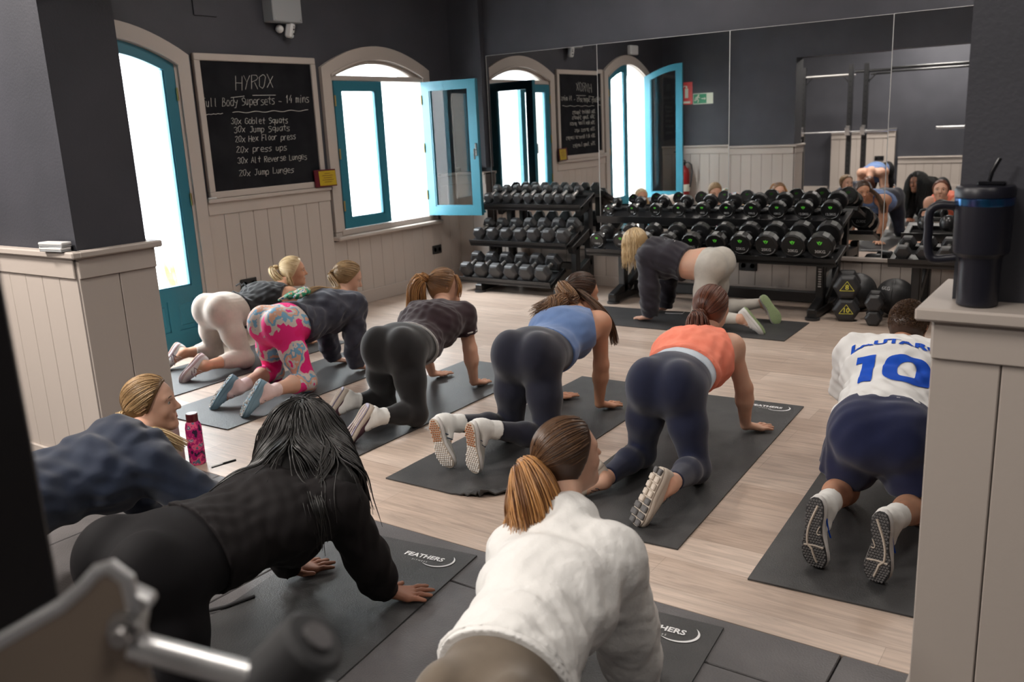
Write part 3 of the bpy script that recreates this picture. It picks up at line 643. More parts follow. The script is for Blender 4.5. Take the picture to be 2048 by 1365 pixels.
rk = thing('dumbbell_rack', 'long two-tier black rack of round dumbbells in front of the mirror', 'rack')
T2 = [(-3.84, -1.74, 6.60, .430, 'lower', -3.74, -1.85), (-3.93, -1.79, 6.96, .668, 'upper', -3.83, -1.89)]
for x0, x1, yf, zf, nm, xa, xb in T2: tier(rk, x0, x1, yf, zf, .32, RA)
rack_legs(rk, -3.60, -1.90, 6.60, [((6.82, .05), (6.82, .44)), ((6.82, .36), (7.22, .38)), ((7.22, .05), (7.22, .70)), ((6.88, .10), (7.22, .30)), ((6.60, .05), (6.84, .12))])
obj('lower_beam', MB().box((-2.75, 7.0, .10), (1.66, .06, .09), bev=.008), 'black_steel', rk)
m = MB()                                                           # the maker's name up the post is too small to read: a row of short strokes
for k, (hh_, ww) in enumerate(((.030, .012), (.030, .010), (.026, .012), (.030, .010), (.030, .012), (.026, .010), (.030, .012), (.030, .010))): m.box((-1.90, 6.82 - .0385, .23 + .019 * k), (hh_ * .8, .001, ww))
obj('lettering', m, 'mark_white', rk, fix=False)
KG = [['14KG', '16KG', '17.5KG', '18KG', '20KG', '22.5KG', '25KG', '25KG', '30KG', '30KG'], ['2KG', '2KG', '4KG', '4KG', '6KG', '8KG', '10KG', '10KG', '12.5KG', '12.5KG']]
for ti, (x0, x1, yf, zf, nm, xa, xb) in enumerate(T2):
    for k in range(10):
        q = k / 9; R_ = (.068 + .030 * q ** .9) if nm == 'lower' else (.045 + .033 * q ** .8)
        o = round_bell(f"round dumbbell with a green emblem, {ORD[k]} from the left on the {nm} tier", R_, .055 + .03 * q if nm == 'lower' else .04 + .02 * q, KG[ti][k], f'round dumbbells on the {nm} tier')
        u = .16; o.location = (xa + (xb - xa) * (q ** .96), yf + u * math.cos(RA) - .034 * math.sin(RA), zf + u * math.sin(RA) + .034 * math.cos(RA)); o.rotation_euler = (RA, 0, 0)
        for yy in (-.085, .085): obj('saddle', MB().box((o.location.x, yf + (u + yy) * math.cos(RA) - .02 * math.sin(RA), zf + (u + yy) * math.sin(RA) + .02 * math.cos(RA)), (R_ * 1.5, .03, .022), rot=(RA, 0, 0), bev=.006), 'black_rubber', rk)
# third rack, half behind the right pillar
rk = thing('dumbbell_rack', 'low black rack of small hexagonal dumbbells and kettlebells beside the right pillar', 'rack')
tier(rk, -1.36, .60, 6.50, .47, .34, RA); rack_legs(rk, -1.22, .5, 6.50, [((6.80, .05), (6.80, .50)), ((7.16, .05), (7.16, .60)), ((6.84, .20), (7.16, .45))])
tier(rk, -1.36, .60, 6.90, .60, .26, RA)
for k in range(5):
    o = hex_bell('hex_dumbbell', f"small hexagonal dumbbell, {ORD[k]} from the left on the rack beside the right pillar", .058, .058, .05, 'hexagonal dumbbells on the low rack')
    o.location = (-1.27 + .135 * k, 6.50 + .14 * math.cos(RA) - .0195 * math.sin(RA), .47 + .14 * math.sin(RA) + .0195 * math.cos(RA)); o.rotation_euler = (RA, 0, 0)
def kettlebell(lab, loc, s, rz=0):
    t = thing('kettlebell', lab, 'kettlebell', loc, (0, 0, rz), 'kettlebells on the low rack')
    obj('bell', MB().lathe([(.0, 0), (s * .55, 0), (s * .9, s * .35), (s, s * .95), (s * .82, s * 1.5), (s * .45, s * 1.82), (.001, s * 1.9)], n=26), 'black_urethane', t, smooth=True)
    obj('handle', MB().tube([(-s * .62, 0, s * 1.5), (-s * .78, 0, s * 2.05), (-s * .6, 0, s * 2.55), (-s * .2, 0, s * 2.72), (s * .2, 0, s * 2.72), (s * .6, 0, s * 2.55), (s * .78, 0, s * 2.05), (s * .62, 0, s * 1.5)], s * .2, n=12), 'chrome' if rz else 'black_urethane', t, smooth=True)
    return t
for k in range(4): kettlebell(f"{['black', 'black', 'chrome-handled', 'chrome-handled'][k]} kettlebell, {ORD[k]} from the left behind the small hexagonal dumbbells", (-1.22 + .15 * k, 7.00, .655), .055 + .004 * k, .4 if k > 1 else 0)

# loose weights on the floor between the racks
def hex_upright(lab, loc, r, rz, num, label2):
    o = hex_bell('hex_dumbbell', lab, r, r * 1.0, .06, None); o.location = loc; o.rotation_euler = (0, 0, rz); o['group'] = 'loose hexagonal dumbbells on the floor'
    del o['group']
    if num:
        hd = [c for c in o.children if c.name.startswith('head')][0]; g = .06; c_ = r * math.cos(PI / 6); y = -(g + r + .001)
        m = MB(); s_ = r * .5; tri = [(-s_, -s_ * .45), (s_, -s_ * .45), (0, s_ * .95)]
        for a, b in ((0, 1), (1, 2), (2, 0)): m.tube([(tri[a][0], y, tri[a][1] + c_), (tri[b][0], y, tri[b][1] + c_)], .0022, n=4)
        vs, fs = text_mesh(num, r * .5, bold=.001); m.add([(v[0], y, v[1] + c_ - s_ * .25) for v in vs], fs); obj('triangle_mark', m, 'mark_yellow', hd, fix=False)
    return o
hex_upright('large hexagonal dumbbell with a yellow triangle, lying on the floor by the rack', (-1.70, 6.80, 0), .098, math.radians(14), '10', 1)
o = hex_upright('hexagonal dumbbell with a yellow triangle stacked on top of another', (-1.70, 6.80, .172), .10, math.radians(14), '8', 1)
hex_upright('small hexagonal dumbbell lying on the floor beside the triangle-marked pair', (-1.475, 6.70, 0), .062, math.radians(10), None, 1)
hex_upright('small hexagonal dumbbell stacked on a small one beside the triangle-marked pair', (-1.475, 6.70, .109), .066, math.radians(10), None, 1)
def med_ball(lab, x, y, r):
    t = thing('medicine_ball', lab, 'ball', (x, y, r)); t['group'] = 'medicine balls against the wall'
    obj('ball', MB().sphere((0, 0, 0), r, n=32, m=20), 'black_rubber', t, smooth=True)
    m = MB()
    for a in (0, PI / 2): m.tube([(r * 1.002 * math.cos(q) * math.cos(a), r * 1.002 * math.cos(q) * math.sin(a), r * 1.002 * math.sin(q)) for q in np.linspace(0, 2 * PI, 40)[:-1]], .003, n=5, closed=True)
    obj('seam', m, 'black_steel', t, smooth=True)
    vs, fs = text_mesh('6KG', .035); m = MB(); m.add([(v[0] - .05, -math.sqrt(max(r * r - (v[0] - .05) ** 2 - (v[1] + .07) ** 2, 0)) - .001, v[1] + .07) for v in vs], fs); obj('weight_mark', m, 'mark_white', t, fix=False)
med_ball('black medicine ball behind the triangle-marked dumbbells', -1.70, 7.12, .145)
med_ball('black medicine ball beside the low rack upright, right of the loose dumbbells', -1.40, 7.02, .14)

# ------------------------------------------------------------------ on the pillars and the floor
t = thing('insulated_tumbler', 'black handled tumbler with a straw on the right pillar ledge', 'tumbler', (-.262, 2.165, 1.096)); t.scale = (.94, .94, .97)
mat('tumbler_black', (.010, .010, .017), .36); mat('tumbler_band', (.10, .10, .26), .2, metal=.9, noise=(30, (.02, .16, .34), .9)); mat('clear_smoke', (.008, .008, .01), .15)
obj('cup', MB().lathe([(.0, 0), (.041, 0), (.0445, .004), (.0455, .10), (.047, .112), (.0585, .122), (.0600, .13), (.0615, .245), (.060, .247), (.001, .247)], n=40), 'tumbler_black', t, smooth=True)
obj('steel_rim', MB().lathe([(.0612, .228), (.0628, .230), (.0628, .244), (.0612, .246)], n=40), 'tumbler_band', t, smooth=True)
l = obj('lid', MB().lathe([(.060, .246), (.0635, .247), (.0640, .262), (.060, .270), (.02, .272), (.001, .272)], n=40), 'tumbler_black', t, smooth=True)
obj('straw_tab', MB().box((.012, .0, .275), (.06, .028, .01), bev=.004), 'clear_smoke', l)
obj('straw', MB().tube([(.004, 0, .27), (.010, .002, .30), (.024, .004, .330)], .0048, n=12), 'clear_smoke', t, smooth=True)
obj('handle', MB().tube(spline([(-.056, -.012, .226), (-.085, -.018, .228), (-.104, -.022, .222), (-.112, -.023, .205), (-.1115, -.023, .17), (-.111, -.023, .14), (-.105, -.022, .112), (-.09, -.019, .104), (-.050, -.012, .108)], 6), .0100, n=16), 'tumbler_black', t, smooth=True)
for k in range(2):
    t = thing('board_eraser', ['small white block lying on the left pillar ledge, underneath another', 'small white block on top of another on the left pillar ledge'][k], 'eraser', (-3.79 + .004 * k, 1.985, 1.0955 + .021 * k), (0, 0, .10 + .05 * k), None)
    obj('felt_pad', MB().box((0, 0, .004), (.15, .048, .008), bev=.002), 'grey_plastic', t); obj('holder', MB().box((0, 0, .0142), (.152, .05, .0122), bev=.003), 'white_plastic', t)
bands('floral', [(0, (.03, .01, .04)), (.42, (.42, .01, .14)), (.52, (.75, .10, .22)), (.60, (.10, .16, .22)), (.66, (.78, .42, .50))], 26, detail=3)
t = thing('water_bottle', 'pink floral water bottle on the floor at the foot of the left pillar', 'bottle', (-3.625, 2.42, .001))
obj('body', MB().lathe([(.0, 0), (.036, 0), (.0385, .004), (.0385, .185), (.034, .205), (.024, .218)], n=30), 'floral', t, smooth=True)
obj('cap', MB().lathe([(.026, .216), (.028, .218), (.028, .252), (.025, .256), (.001, .256)], n=24), 'dark_red', t, smooth=True)
t = thing('mobile_phone', 'phone lying on the mat by the instructor\'s hands', 'phone', (-2.93, 6.42, .009), (0, 0, .2))
obj('case', MB().box((0, 0, .004), (.145, .07, .008), bev=.003), 'white_plastic', t); obj('screen', MB().box((0, 0, .0083), (.135, .062, .0008)), 'black_urethane', t)
tag(obj('resistance_tube', MB().tube([(-2.41, 1.52, .012), (-2.36, 1.60, .012), (-2.33, 1.70, .012)], .006, n=8), 'black_rubber', smooth=True), 'thin black tube on the mat beside the black-haired woman', 'tube')

# ------------------------------------------------------------------ power racks in the back room (mirror only)
def post(t, x, y, h=2.22):
    m = MB().box((x, y, h / 2), (.075, .075, h), bev=.004); p = obj('upright', m, 'black_steel', t)
    hb = MB()
    for k in range(22): hb.cyl((x, y + .0372, .25 + .085 * k), (x, y + .0380, .25 + .085 * k), .011, n=10)
    obj('pin_hole', hb, 'rubber_gap', p)
    obj('foot_plate', MB().box((x, y, .014), (.16, .16, .01)), 'black_steel', p)
RY = -.95
t = thing('squat_rack', 'black squat rack holding a barbell, seen in the mirror left of the seam', 'rack')
post(t, -4.50, RY); post(t, -3.74, RY)
obj('pull_up_bar', MB().cyl((-4.85, RY, 2.06), (-3.74, RY, 2.06), .022, n=14).cyl((-4.85, RY - .3, 2.06), (-3.74, RY - .3, 2.06), .018, n=14), 'steel_dull', t, smooth=True)
m = MB()
for x, s_ in ((-4.50, 1), (-3.74, -1)): m.cyl((x, RY, 1.90), (x + s_ * .14, RY, 2.05), .01, n=8)
obj('brace', m, 'black_steel', t)
for x in (-4.50, -3.74): obj('bar_hook', MB().box((x, RY + .06, 1.17), (.07, .05, .16), bev=.006).box((x, RY + .11, 1.12), (.07, .06, .03)).box((x, RY + .14, 1.17), (.07, .02, .10)), 'chrome', t)
def barbell(lab, x0, x1, y, z):
    b = thing('barbell', lab, 'barbell', ((x0 + x1) / 2, y, z)); h = (x1 - x0) / 2
    obj('shaft', MB().cyl((-h + .3, 0, 0), (h - .3, 0, 0), .014, n=16), 'chrome', b, smooth=True)
    for s_ in (-1, 1): obj('sleeve', MB().cyl((s_ * (h - .42), 0, 0), (s_ * h, 0, 0), .025, n=18).cyl((s_ * (h - .44), 0, 0), (s_ * (h - .41), 0, 0), .036, n=18), 'chrome', b, smooth=True)
barbell('chrome barbell on the squat rack hooks, seen in the mirror', -5.18, -3.02, RY + .11, 1.15)
t = thing('squat_rack', 'second black squat rack, seen in the mirror across the seam', 'rack')
post(t, -3.50, RY); post(t, -1.60, RY)
obj('pull_up_bar', MB().cyl((-3.68, RY, 2.10), (-1.60, RY, 2.10), .024, n=14).cyl((-3.50, RY - .3, 2.06), (-1.60, RY - .3, 2.06), .018, n=14), 'black_steel', t, smooth=True)
m = MB()
for x, s_ in ((-3.50, 1), (-1.60, -1)): m.cyl((x, RY, 1.90), (x + s_ * .14, RY, 2.05), .01, n=8)
obj('brace', m, 'black_steel', t)
for x in (-3.50, -1.60): obj('bar_hook', MB().box((x, RY + .06, 1.17), (.07, .05, .16), bev=.006).box((x, RY + .11, 1.12), (.07, .06, .03)).box((x, RY + .14, 1.17), (.07, .02, .10)), 'chrome', t)
barbell('chrome barbell on the second squat rack, seen in the mirror', -2.45, -.75, RY + .11, 1.15)

# ------------------------------------------------------------------ cable machine close to the camera, lower left
t = thing('cable_machine', 'dark weight machine with a beige guard panel, blurred at the lower left edge', 'exercise machine')
mat('machine_black', (.006, .005, .006), .5); mat('roller_grey', (.030, .030, .032), .6); mat('machine_beige', (.28, .22, .17), .45); mat('machine_silver', (.66, .66, .66), .32, metal=.7)
obj('post', MB().box((-.95, .24, 1.3), (.30, .26, 2.4), bev=.004), 'machine_black', t)
hh = Vector((.821, .571, 0)); nn = Vector((.571, -.821, 0)); p0 = Vector((-.617, .289, 1.172))
o2 = [(-.40, -.16), (-.082, -.015), (-.057, -.001), (-.007, .026), (.012, .041), (.023, .052), (.033, .055), (.043, .045), (.045, .019), (.047, -.023), (.055, -.12), (.05, -.70), (-.40, -.70)]
pn = obj('guard_panel', MB().prism(o2, 0, lambda p, q: p0 + hh * p[0] + Vector((0, 0, p[1])) - nn * (.010 * q)), 'machine_beige', t)
obj('panel_edge', MB().tube([p0 + hh * a + Vector((0, 0, b)) - nn * .005 for a, b in o2[:10]], .0062, n=10), 'machine_silver', pn, smooth=True)
m = MB().box((-.592, .318, 1.208), (.05, .014, .012), rot=(0, .55, .6), bev=.003); obj('bracket', m, 'machine_silver', t)
obj('bolt', MB().cyl((-.590, .322, 1.185), (-.578, .305, 1.182), .013, n=6).cyl((-.586, .316, 1.184), (-.572, .297, 1.181), .007, n=12), 'steel_dull', t)
obj('chrome_rail', MB().cyl((-.586, .315, 1.163), (-.27, .502, 1.052), .0105, n=20), 'machine_silver', t, smooth=True)
obj('lower_rail', MB().cyl((-.50, .352, 1.122), (-.40, .430, 1.098), .0105, n=20), 'machine_silver', t, smooth=True)
r_ = obj('padded_roller', MB().cyl((-.540, .352, 1.078), (-.470, .392, 1.164), .027, n=28, bev=.004), 'roller_grey', t, smooth=True)
d_ = (Vector((-.470, .392, 1.164)) - Vector((-.540, .352, 1.078))).normalized(); e_ = Vector((-.470, .392, 1.164))
obj('end_cap', MB().cyl(e_, e_ + d_ * .004, .012, n=24), 'rubber', r_, smooth=True)

# ------------------------------------------------------------------ implicit surfaces: bodies, clothes and hair grow from blended capsules
V = lambda *a: np.array(a, float)
def nrm(v): return v / (np.linalg.norm(v) + 1e-12)
class Prim:
    __slots__ = ('lo', 'hi', 'f', 'k', 'clip')
    def __init__(s, lo, hi, f, k, clip=()): s.lo, s.hi, s.f, s.k, s.clip = lo, hi, f, k, clip
def capsule(a, b, ra, rb, k=.03, lat=None, ls=1., up=None, us=1., clip=()):
    a = np.asarray(a, float); b = np.asarray(b, float); c = (a + b) / 2; ba = b - a; L2 = max(ba @ ba, 1e-9); R = max(ra, rb) * max(ls, us, 1)
    def f(X, Y, Z):
        x, y, z = X - c[0], Y - c[1], Z - c[2]
        for ax, sc_ in ((lat, ls), (up, us)):
            if ax is not None and sc_ != 1:
                q = (x * ax[0] + y * ax[1] + z * ax[2]) * (1 / sc_ - 1); x, y, z = x + q * ax[0], y + q * ax[1], z + q * ax[2]
        x, y, z = x + c[0] - a[0], y + c[1] - a[1], z + c[2] - a[2]
        t = np.clip((x * ba[0] + y * ba[1] + z * ba[2]) / L2, 0, 1)
        return np.sqrt((x - t * ba[0]) ** 2 + (y - t * ba[1]) ** 2 + (z - t * ba[2]) ** 2) - (ra + t * (rb - ra))
    return Prim(np.minimum(a, b) - R, np.maximum(a, b) + R, f, k, clip)
def ellipsoid(c, axes, radii, k=.02, clip=()):
    c = np.asarray(c, float); R = max(radii)
    def f(X, Y, Z):
        x, y, z = X - c[0], Y - c[1], Z - c[2]; s0 = 0.; s1 = 0.
        for ax, r in zip(axes, radii):
            q = (x * ax[0] + y * ax[1] + z * ax[2]) / r; s0 = s0 + q * q; s1 = s1 + (q / r) ** 2
        s0 = np.sqrt(s0); return s0 * (s0 - 1) / np.sqrt(s1 + 1e-9)
    return Prim(c - R, c + R, f, k, clip)
def field(prims, h, off=0., cuts=(), subs=(), ball=(), wrinkle=None, pad=.0):
    lo = np.min([p.lo for p in prims], 0) - off - 4 * h - pad; hi = np.max([p.hi for p in prims], 0) + off + 4 * h + pad
    n = np.ceil((hi - lo) / h).astype(int) + 1; A = np.full(n, 1., np.float32); ax = [(lo[i] + h * np.arange(n[i])).astype(np.float32) for i in range(3)]
    def block(l, u):
        s = tuple(slice(max(0, int((l[i] - lo[i]) / h)), min(n[i], int((u[i] - lo[i]) / h) + 2)) for i in range(3))
        return s, ax[0][s[0]][:, None, None], ax[1][s[1]][None, :, None], ax[2][s[2]][None, None, :]
    for p in prims:
        m = p.k + off + 4 * h + .01; s, X, Y, Z = block(p.lo - m, p.hi + m); d = p.f(X, Y, Z).astype(np.float32)
        for o, q in p.clip: d = np.maximum(d, (X - o[0]) * q[0] + (Y - o[1]) * q[1] + (Z - o[2]) * q[2])
        a = A[s]; hh_ = np.maximum(p.k - np.abs(a - d), 0) / p.k; A[s] = np.minimum(a, d) - hh_ * hh_ * p.k * .25
    for p in subs:
        m = p.k + 4 * h; s, X, Y, Z = block(p.lo - m, p.hi + m); d = -p.f(X, Y, Z).astype(np.float32); a = A[s]; hh_ = np.maximum(p.k - np.abs(a - d), 0) / p.k; A[s] = np.maximum(a, d) + hh_ * hh_ * p.k * .25
    X, Y, Z = ax[0][:, None, None], ax[1][None, :, None], ax[2][None, None, :]
    if wrinkle is not None: A += wrinkle(X, Y, Z).astype(np.float32)
    A -= off
    for o, q in cuts: np.maximum(A, ((X - o[0]) * q[0] + (Y - o[1]) * q[1] + (Z - o[2]) * q[2]).astype(np.float32), out=A)
    return A, lo, h
OFFS = np.array([[i, j, k] for i in (0, 1) for j in (0, 1) for k in (0, 1)])
EDGES = [(0, 1), (2, 3), (4, 5), (6, 7), (0, 2), (1, 3), (4, 6), (5, 7), (0, 4), (1, 5), (2, 6), (3, 7)]
def nets(A, lo, h, relax=1):
    S = A < 0; cnt = sum(S[i:S.shape[0] - 1 + i, j:S.shape[1] - 1 + j, k:S.shape[2] - 1 + k].astype(np.int8) for i, j, k in OFFS)
    act = (cnt > 0) & (cnt < 8); idx = np.argwhere(act); N = len(idx); vid = np.full(act.shape, -1, np.int32); vid[act] = np.arange(N)
    vals = np.stack([A[idx[:, 0] + o[0], idx[:, 1] + o[1], idx[:, 2] + o[2]] for o in OFFS], 1)
    acc = np.zeros((N, 3)); wt = np.zeros(N)
    for a, b in EDGES:
        va, vb = vals[:, a], vals[:, b]; m = (va < 0) != (vb < 0); t = np.where(m, va / np.where(m, va - vb, 1), 0)
        acc += np.where(m[:, None], OFFS[a] + t[:, None] * (OFFS[b] - OFFS[a]), 0); wt += m
    P = lo + h * (idx + acc / wt[:, None]); Q = []
    for d in range(3):
        sl0 = [slice(1, -1)] * 3; sl0[d] = slice(0, -1); sl1 = [slice(1, -1)] * 3; sl1[d] = slice(1, None)
        a, b = S[tuple(sl0)], S[tuple(sl1)]; e1, e2 = [(1, 2), (2, 0), (0, 1)][d]
        for flip, mask in ((False, a & ~b), (True, ~a & b)):
            c = np.argwhere(mask)
            if not len(c): continue
            off = np.ones(3, int); off[d] = 0; c = c + off
            def g(s1, s2): q = c.copy(); q[:, e1] -= s1; q[:, e2] -= s2; return vid[q[:, 0], q[:, 1], q[:, 2]]
            quad = np.stack([g(1, 1), g(0, 1), g(0, 0), g(1, 0)], 1); Q.append(quad[:, ::-1] if flip else quad)
    Q = np.concatenate(Q); Q = Q[(Q >= 0).all(1)]
    for _ in range(relax):
        acc = np.zeros_like(P); c = np.zeros(N)
        for i in range(4):
            np.add.at(acc, Q[:, i], P[Q[:, (i + 1) % 4]]); np.add.at(c, Q[:, i], 1)
            np.add.at(acc, Q[:, (i + 1) % 4], P[Q[:, i]]); np.add.at(c, Q[:, (i + 1) % 4], 1)
        P = P + .5 * (acc / np.maximum(c, 1)[:, None] - P)
    return P, Q
def np_mesh(name, P, Q, m, parent=None, origin=None, smooth=True):
    me = bpy.data.meshes.new(name); P = np.asarray(P, np.float32)
    if origin is not None: P = P - np.asarray(origin, np.float32)
    Q = np.asarray(Q, np.int32); k = Q.shape[1]
    me.vertices.add(len(P)); me.vertices.foreach_set('co', P.ravel()); me.loops.add(Q.size); me.loops.foreach_set('vertex_index', Q.ravel())
    me.polygons.add(len(Q)); me.polygons.foreach_set('loop_start', np.arange(0, Q.size, k, dtype=np.int32))
    if smooth: me.polygons.foreach_set('use_smooth', np.ones(len(Q), bool))
    me.update(calc_edges=True); me.validate()
    me.materials.append(MATS[m] if isinstance(m, str) else m)
    o = bpy.data.objects.new(name, me); C.objects.link(o)
    if parent: o.parent = parent
    elif origin is not None: o.location = tuple(origin)
    return o
def sdf(name, prims, h, m, parent=None, origin=None, relax=1, **k):
    P, Q = nets(*field(prims, h, **k), relax=relax); return np_mesh(name, P, Q, m, parent, origin)
def folds(amp, freq, seed, dirs=None):
    r = np.random.default_rng(seed); D = [nrm(r.normal(size=3)) for _ in range(6)] if dirs is None else dirs; ph = r.uniform(0, 6, 12)
    def f(X, Y, Z):
        s = 0.
        for i, d in enumerate(D):
            q = X * d[0] + Y * d[1] + Z * d[2]; d2 = D[(i + 1) % len(D)]; q2 = X * d2[0] + Y * d2[1] + Z * d2[2]
            s = s + np.sin(q * freq * (.7 + .25 * i) + ph[i] + 1.3 * np.sin(q2 * freq * .5 + ph[i + 6]))
        return amp * s / len(D) * 1.6
    return f
def strands(name, paths, r, m, parent, origin, taper=.35, sides=4):
    """many thin tapering tubes as one part; paths: array n x k x 3"""
    Pn = np.asarray(paths, float); n, k, _ = Pn.shape
    T = np.gradient(Pn, axis=1); T /= (np.linalg.norm(T, axis=2, keepdims=True) + 1e-9)
    ref = np.tile(np.array([.31, .27, .91]), (n, k, 1)); U = np.cross(T, ref); U /= (np.linalg.norm(U, axis=2, keepdims=True) + 1e-9); W = np.cross(T, U)
    q = np.linspace(0, 1, k); rad = r * np.minimum(1, .55 + q * 4) * (1 - (1 - taper) * np.clip((q - .55) / .45, 0, 1) ** 1.5)
    vs = np.stack([Pn + (U * math.cos(2 * PI * i / sides) + W * math.sin(2 * PI * i / sides)) * rad[None, :, None] for i in range(sides)], 2)
    idx = np.arange(n * k * sides).reshape(n, k, sides)
    a, b = idx[:, :-1], idx[:, 1:]
    Q = np.stack([a, np.roll(a, -1, 2), np.roll(b, -1, 2), b], 3).reshape(-1, 4)
    return np_mesh(name, vs.reshape(-1, 3), Q, m, parent, origin)
def hair_mat(name, c0, c1, c2=None, rough=.38):
    m = bpy.data.materials.new(name); m.use_nodes = True; nt = m.node_tree; b = nt.nodes['Principled BSDF']; L = nt.links.new
    g = nt.nodes.new('ShaderNodeNewGeometry'); r = nt.nodes.new('ShaderNodeValToRGB'); e = r.color_ramp.elements; e[0].color = (*c0, 1); e[1].color = (*c1, 1)
    if c2: el = e.new(.82); el.color = (*c2, 1)
    L(g.outputs['Random Per Island'], r.inputs[0]); L(r.outputs[0], b.inputs['Base Color'])
    b.inputs['Roughness'].default_value = rough; b.inputs['Specular IOR Level'].default_value = .45; b.inputs['Anisotropic'].default_value = .5
    MATS[name] = m; return m
def skin_mat(name, col):
    m = mat(name, col, .5, spec=.4, noise=(9, tuple(c * q for c, q in zip(col, (1.08, .90, .86))), .6), bump=(260, .06)); b = m.node_tree.nodes['Principled BSDF']
    b.inputs['Subsurface Weight'].default_value = .08; b.inputs['Subsurface Radius'].default_value = (.012, .005, .003); return m
# ------------------------------------------------------------------ shoes
def loft(sections):
    """closed rings (lists of 3D points, equal counts) joined in order, ends capped"""
    vs = [p for s in sections for p in s]; n = len(sections[0]); fs = []
    for l in range(len(sections) - 1):
        for i in range(n): j = (i + 1) % n; fs.append((l * n + i, l * n + j, l * n + n + j, l * n + n + i))
    fs += [tuple(range(n - 1, -1, -1)), tuple((len(sections) - 1) * n + i for i in range(n))]; return vs, fs
SY = [0, .03, .10, .22, .36, .50, .63, .75, .86, .94, .985, 1.0]
SW = [.010, .022, .031, .034, .031, .033, .041, .046, .044, .034, .020, .008]
SX = [0, 0, 0, -.001, -.003, -.004, -.003, 0, .003, .005, .006, .006]      # the outline bends towards the big toe (+x)
UH = [.050, .074, .082, .084, .082, .078, .066, .054, .046, .039, .032, .028]
def shoe_parts(L, flip, thick, spring=.016):
    sx = -1 if flip else 1; out = {}
    zb = [spring * .35 * max(0, 1 - y / .12) + spring * max(0, (y - .68) / .32) ** 2 for y in SY]
    def ring(i, w_, z0, z1, rnd=.25):
        y = SY[i] * L; x = SX[i] * sx; c = min(w_ * .5, (z1 - z0) * rnd)
        return [(x - w_ + c, y, z0), (x, y, z0), (x + w_ - c, y, z0), (x + w_, y, z0 + c), (x + w_, y, z1 - c), (x + w_ - c, y, z1), (x, y, z1), (x - w_ + c, y, z1), (x - w_, y, z1 - c), (x - w_, y, z0 + c)]
    out['midsole'] = loft([ring(i, SW[i], zb[i] + .004, zb[i] + thick * (1.15 if SY[i] < .4 else .95)) for i in range(len(SY))])
    out['outsole'] = loft([ring(i, max(.004, SW[i] * .97 - .0015), zb[i], zb[i] + .0055) for i in range(len(SY))])
    up = []
    for i in range(len(SY)):
        w_ = SW[i] * .95; z0 = zb[i] + thick * .8; z1 = zb[i] + max(UH[i], thick + .014); x = SX[i] * sx; y = SY[i] * L; r_ = []
        for k in range(12):
            a = -.25 + (PI + .5) * k / 11; ca, sa = math.cos(a), math.sin(a)
            r_.append((x + w_ * (abs(ca) ** .75) * (1 if ca > 0 else -1) * (1 - .18 * max(0, sa) * (1 if SY[i] < .5 else .3)), y, z0 + (z1 - z0) * max(-.15, sa) ** 1 if sa > 0 else z0 + (z1 - z0) * sa * .3))
        up.append(r_)
    out['upper'] = loft(up); return out, zb
def in_outline(x, y, L, sx, inset=.006):
    q = y / L
    if not .03 < q < .97: return False
    return abs(x - np.interp(q, SY, SX) * sx) < np.interp(q, SY, SW) - inset
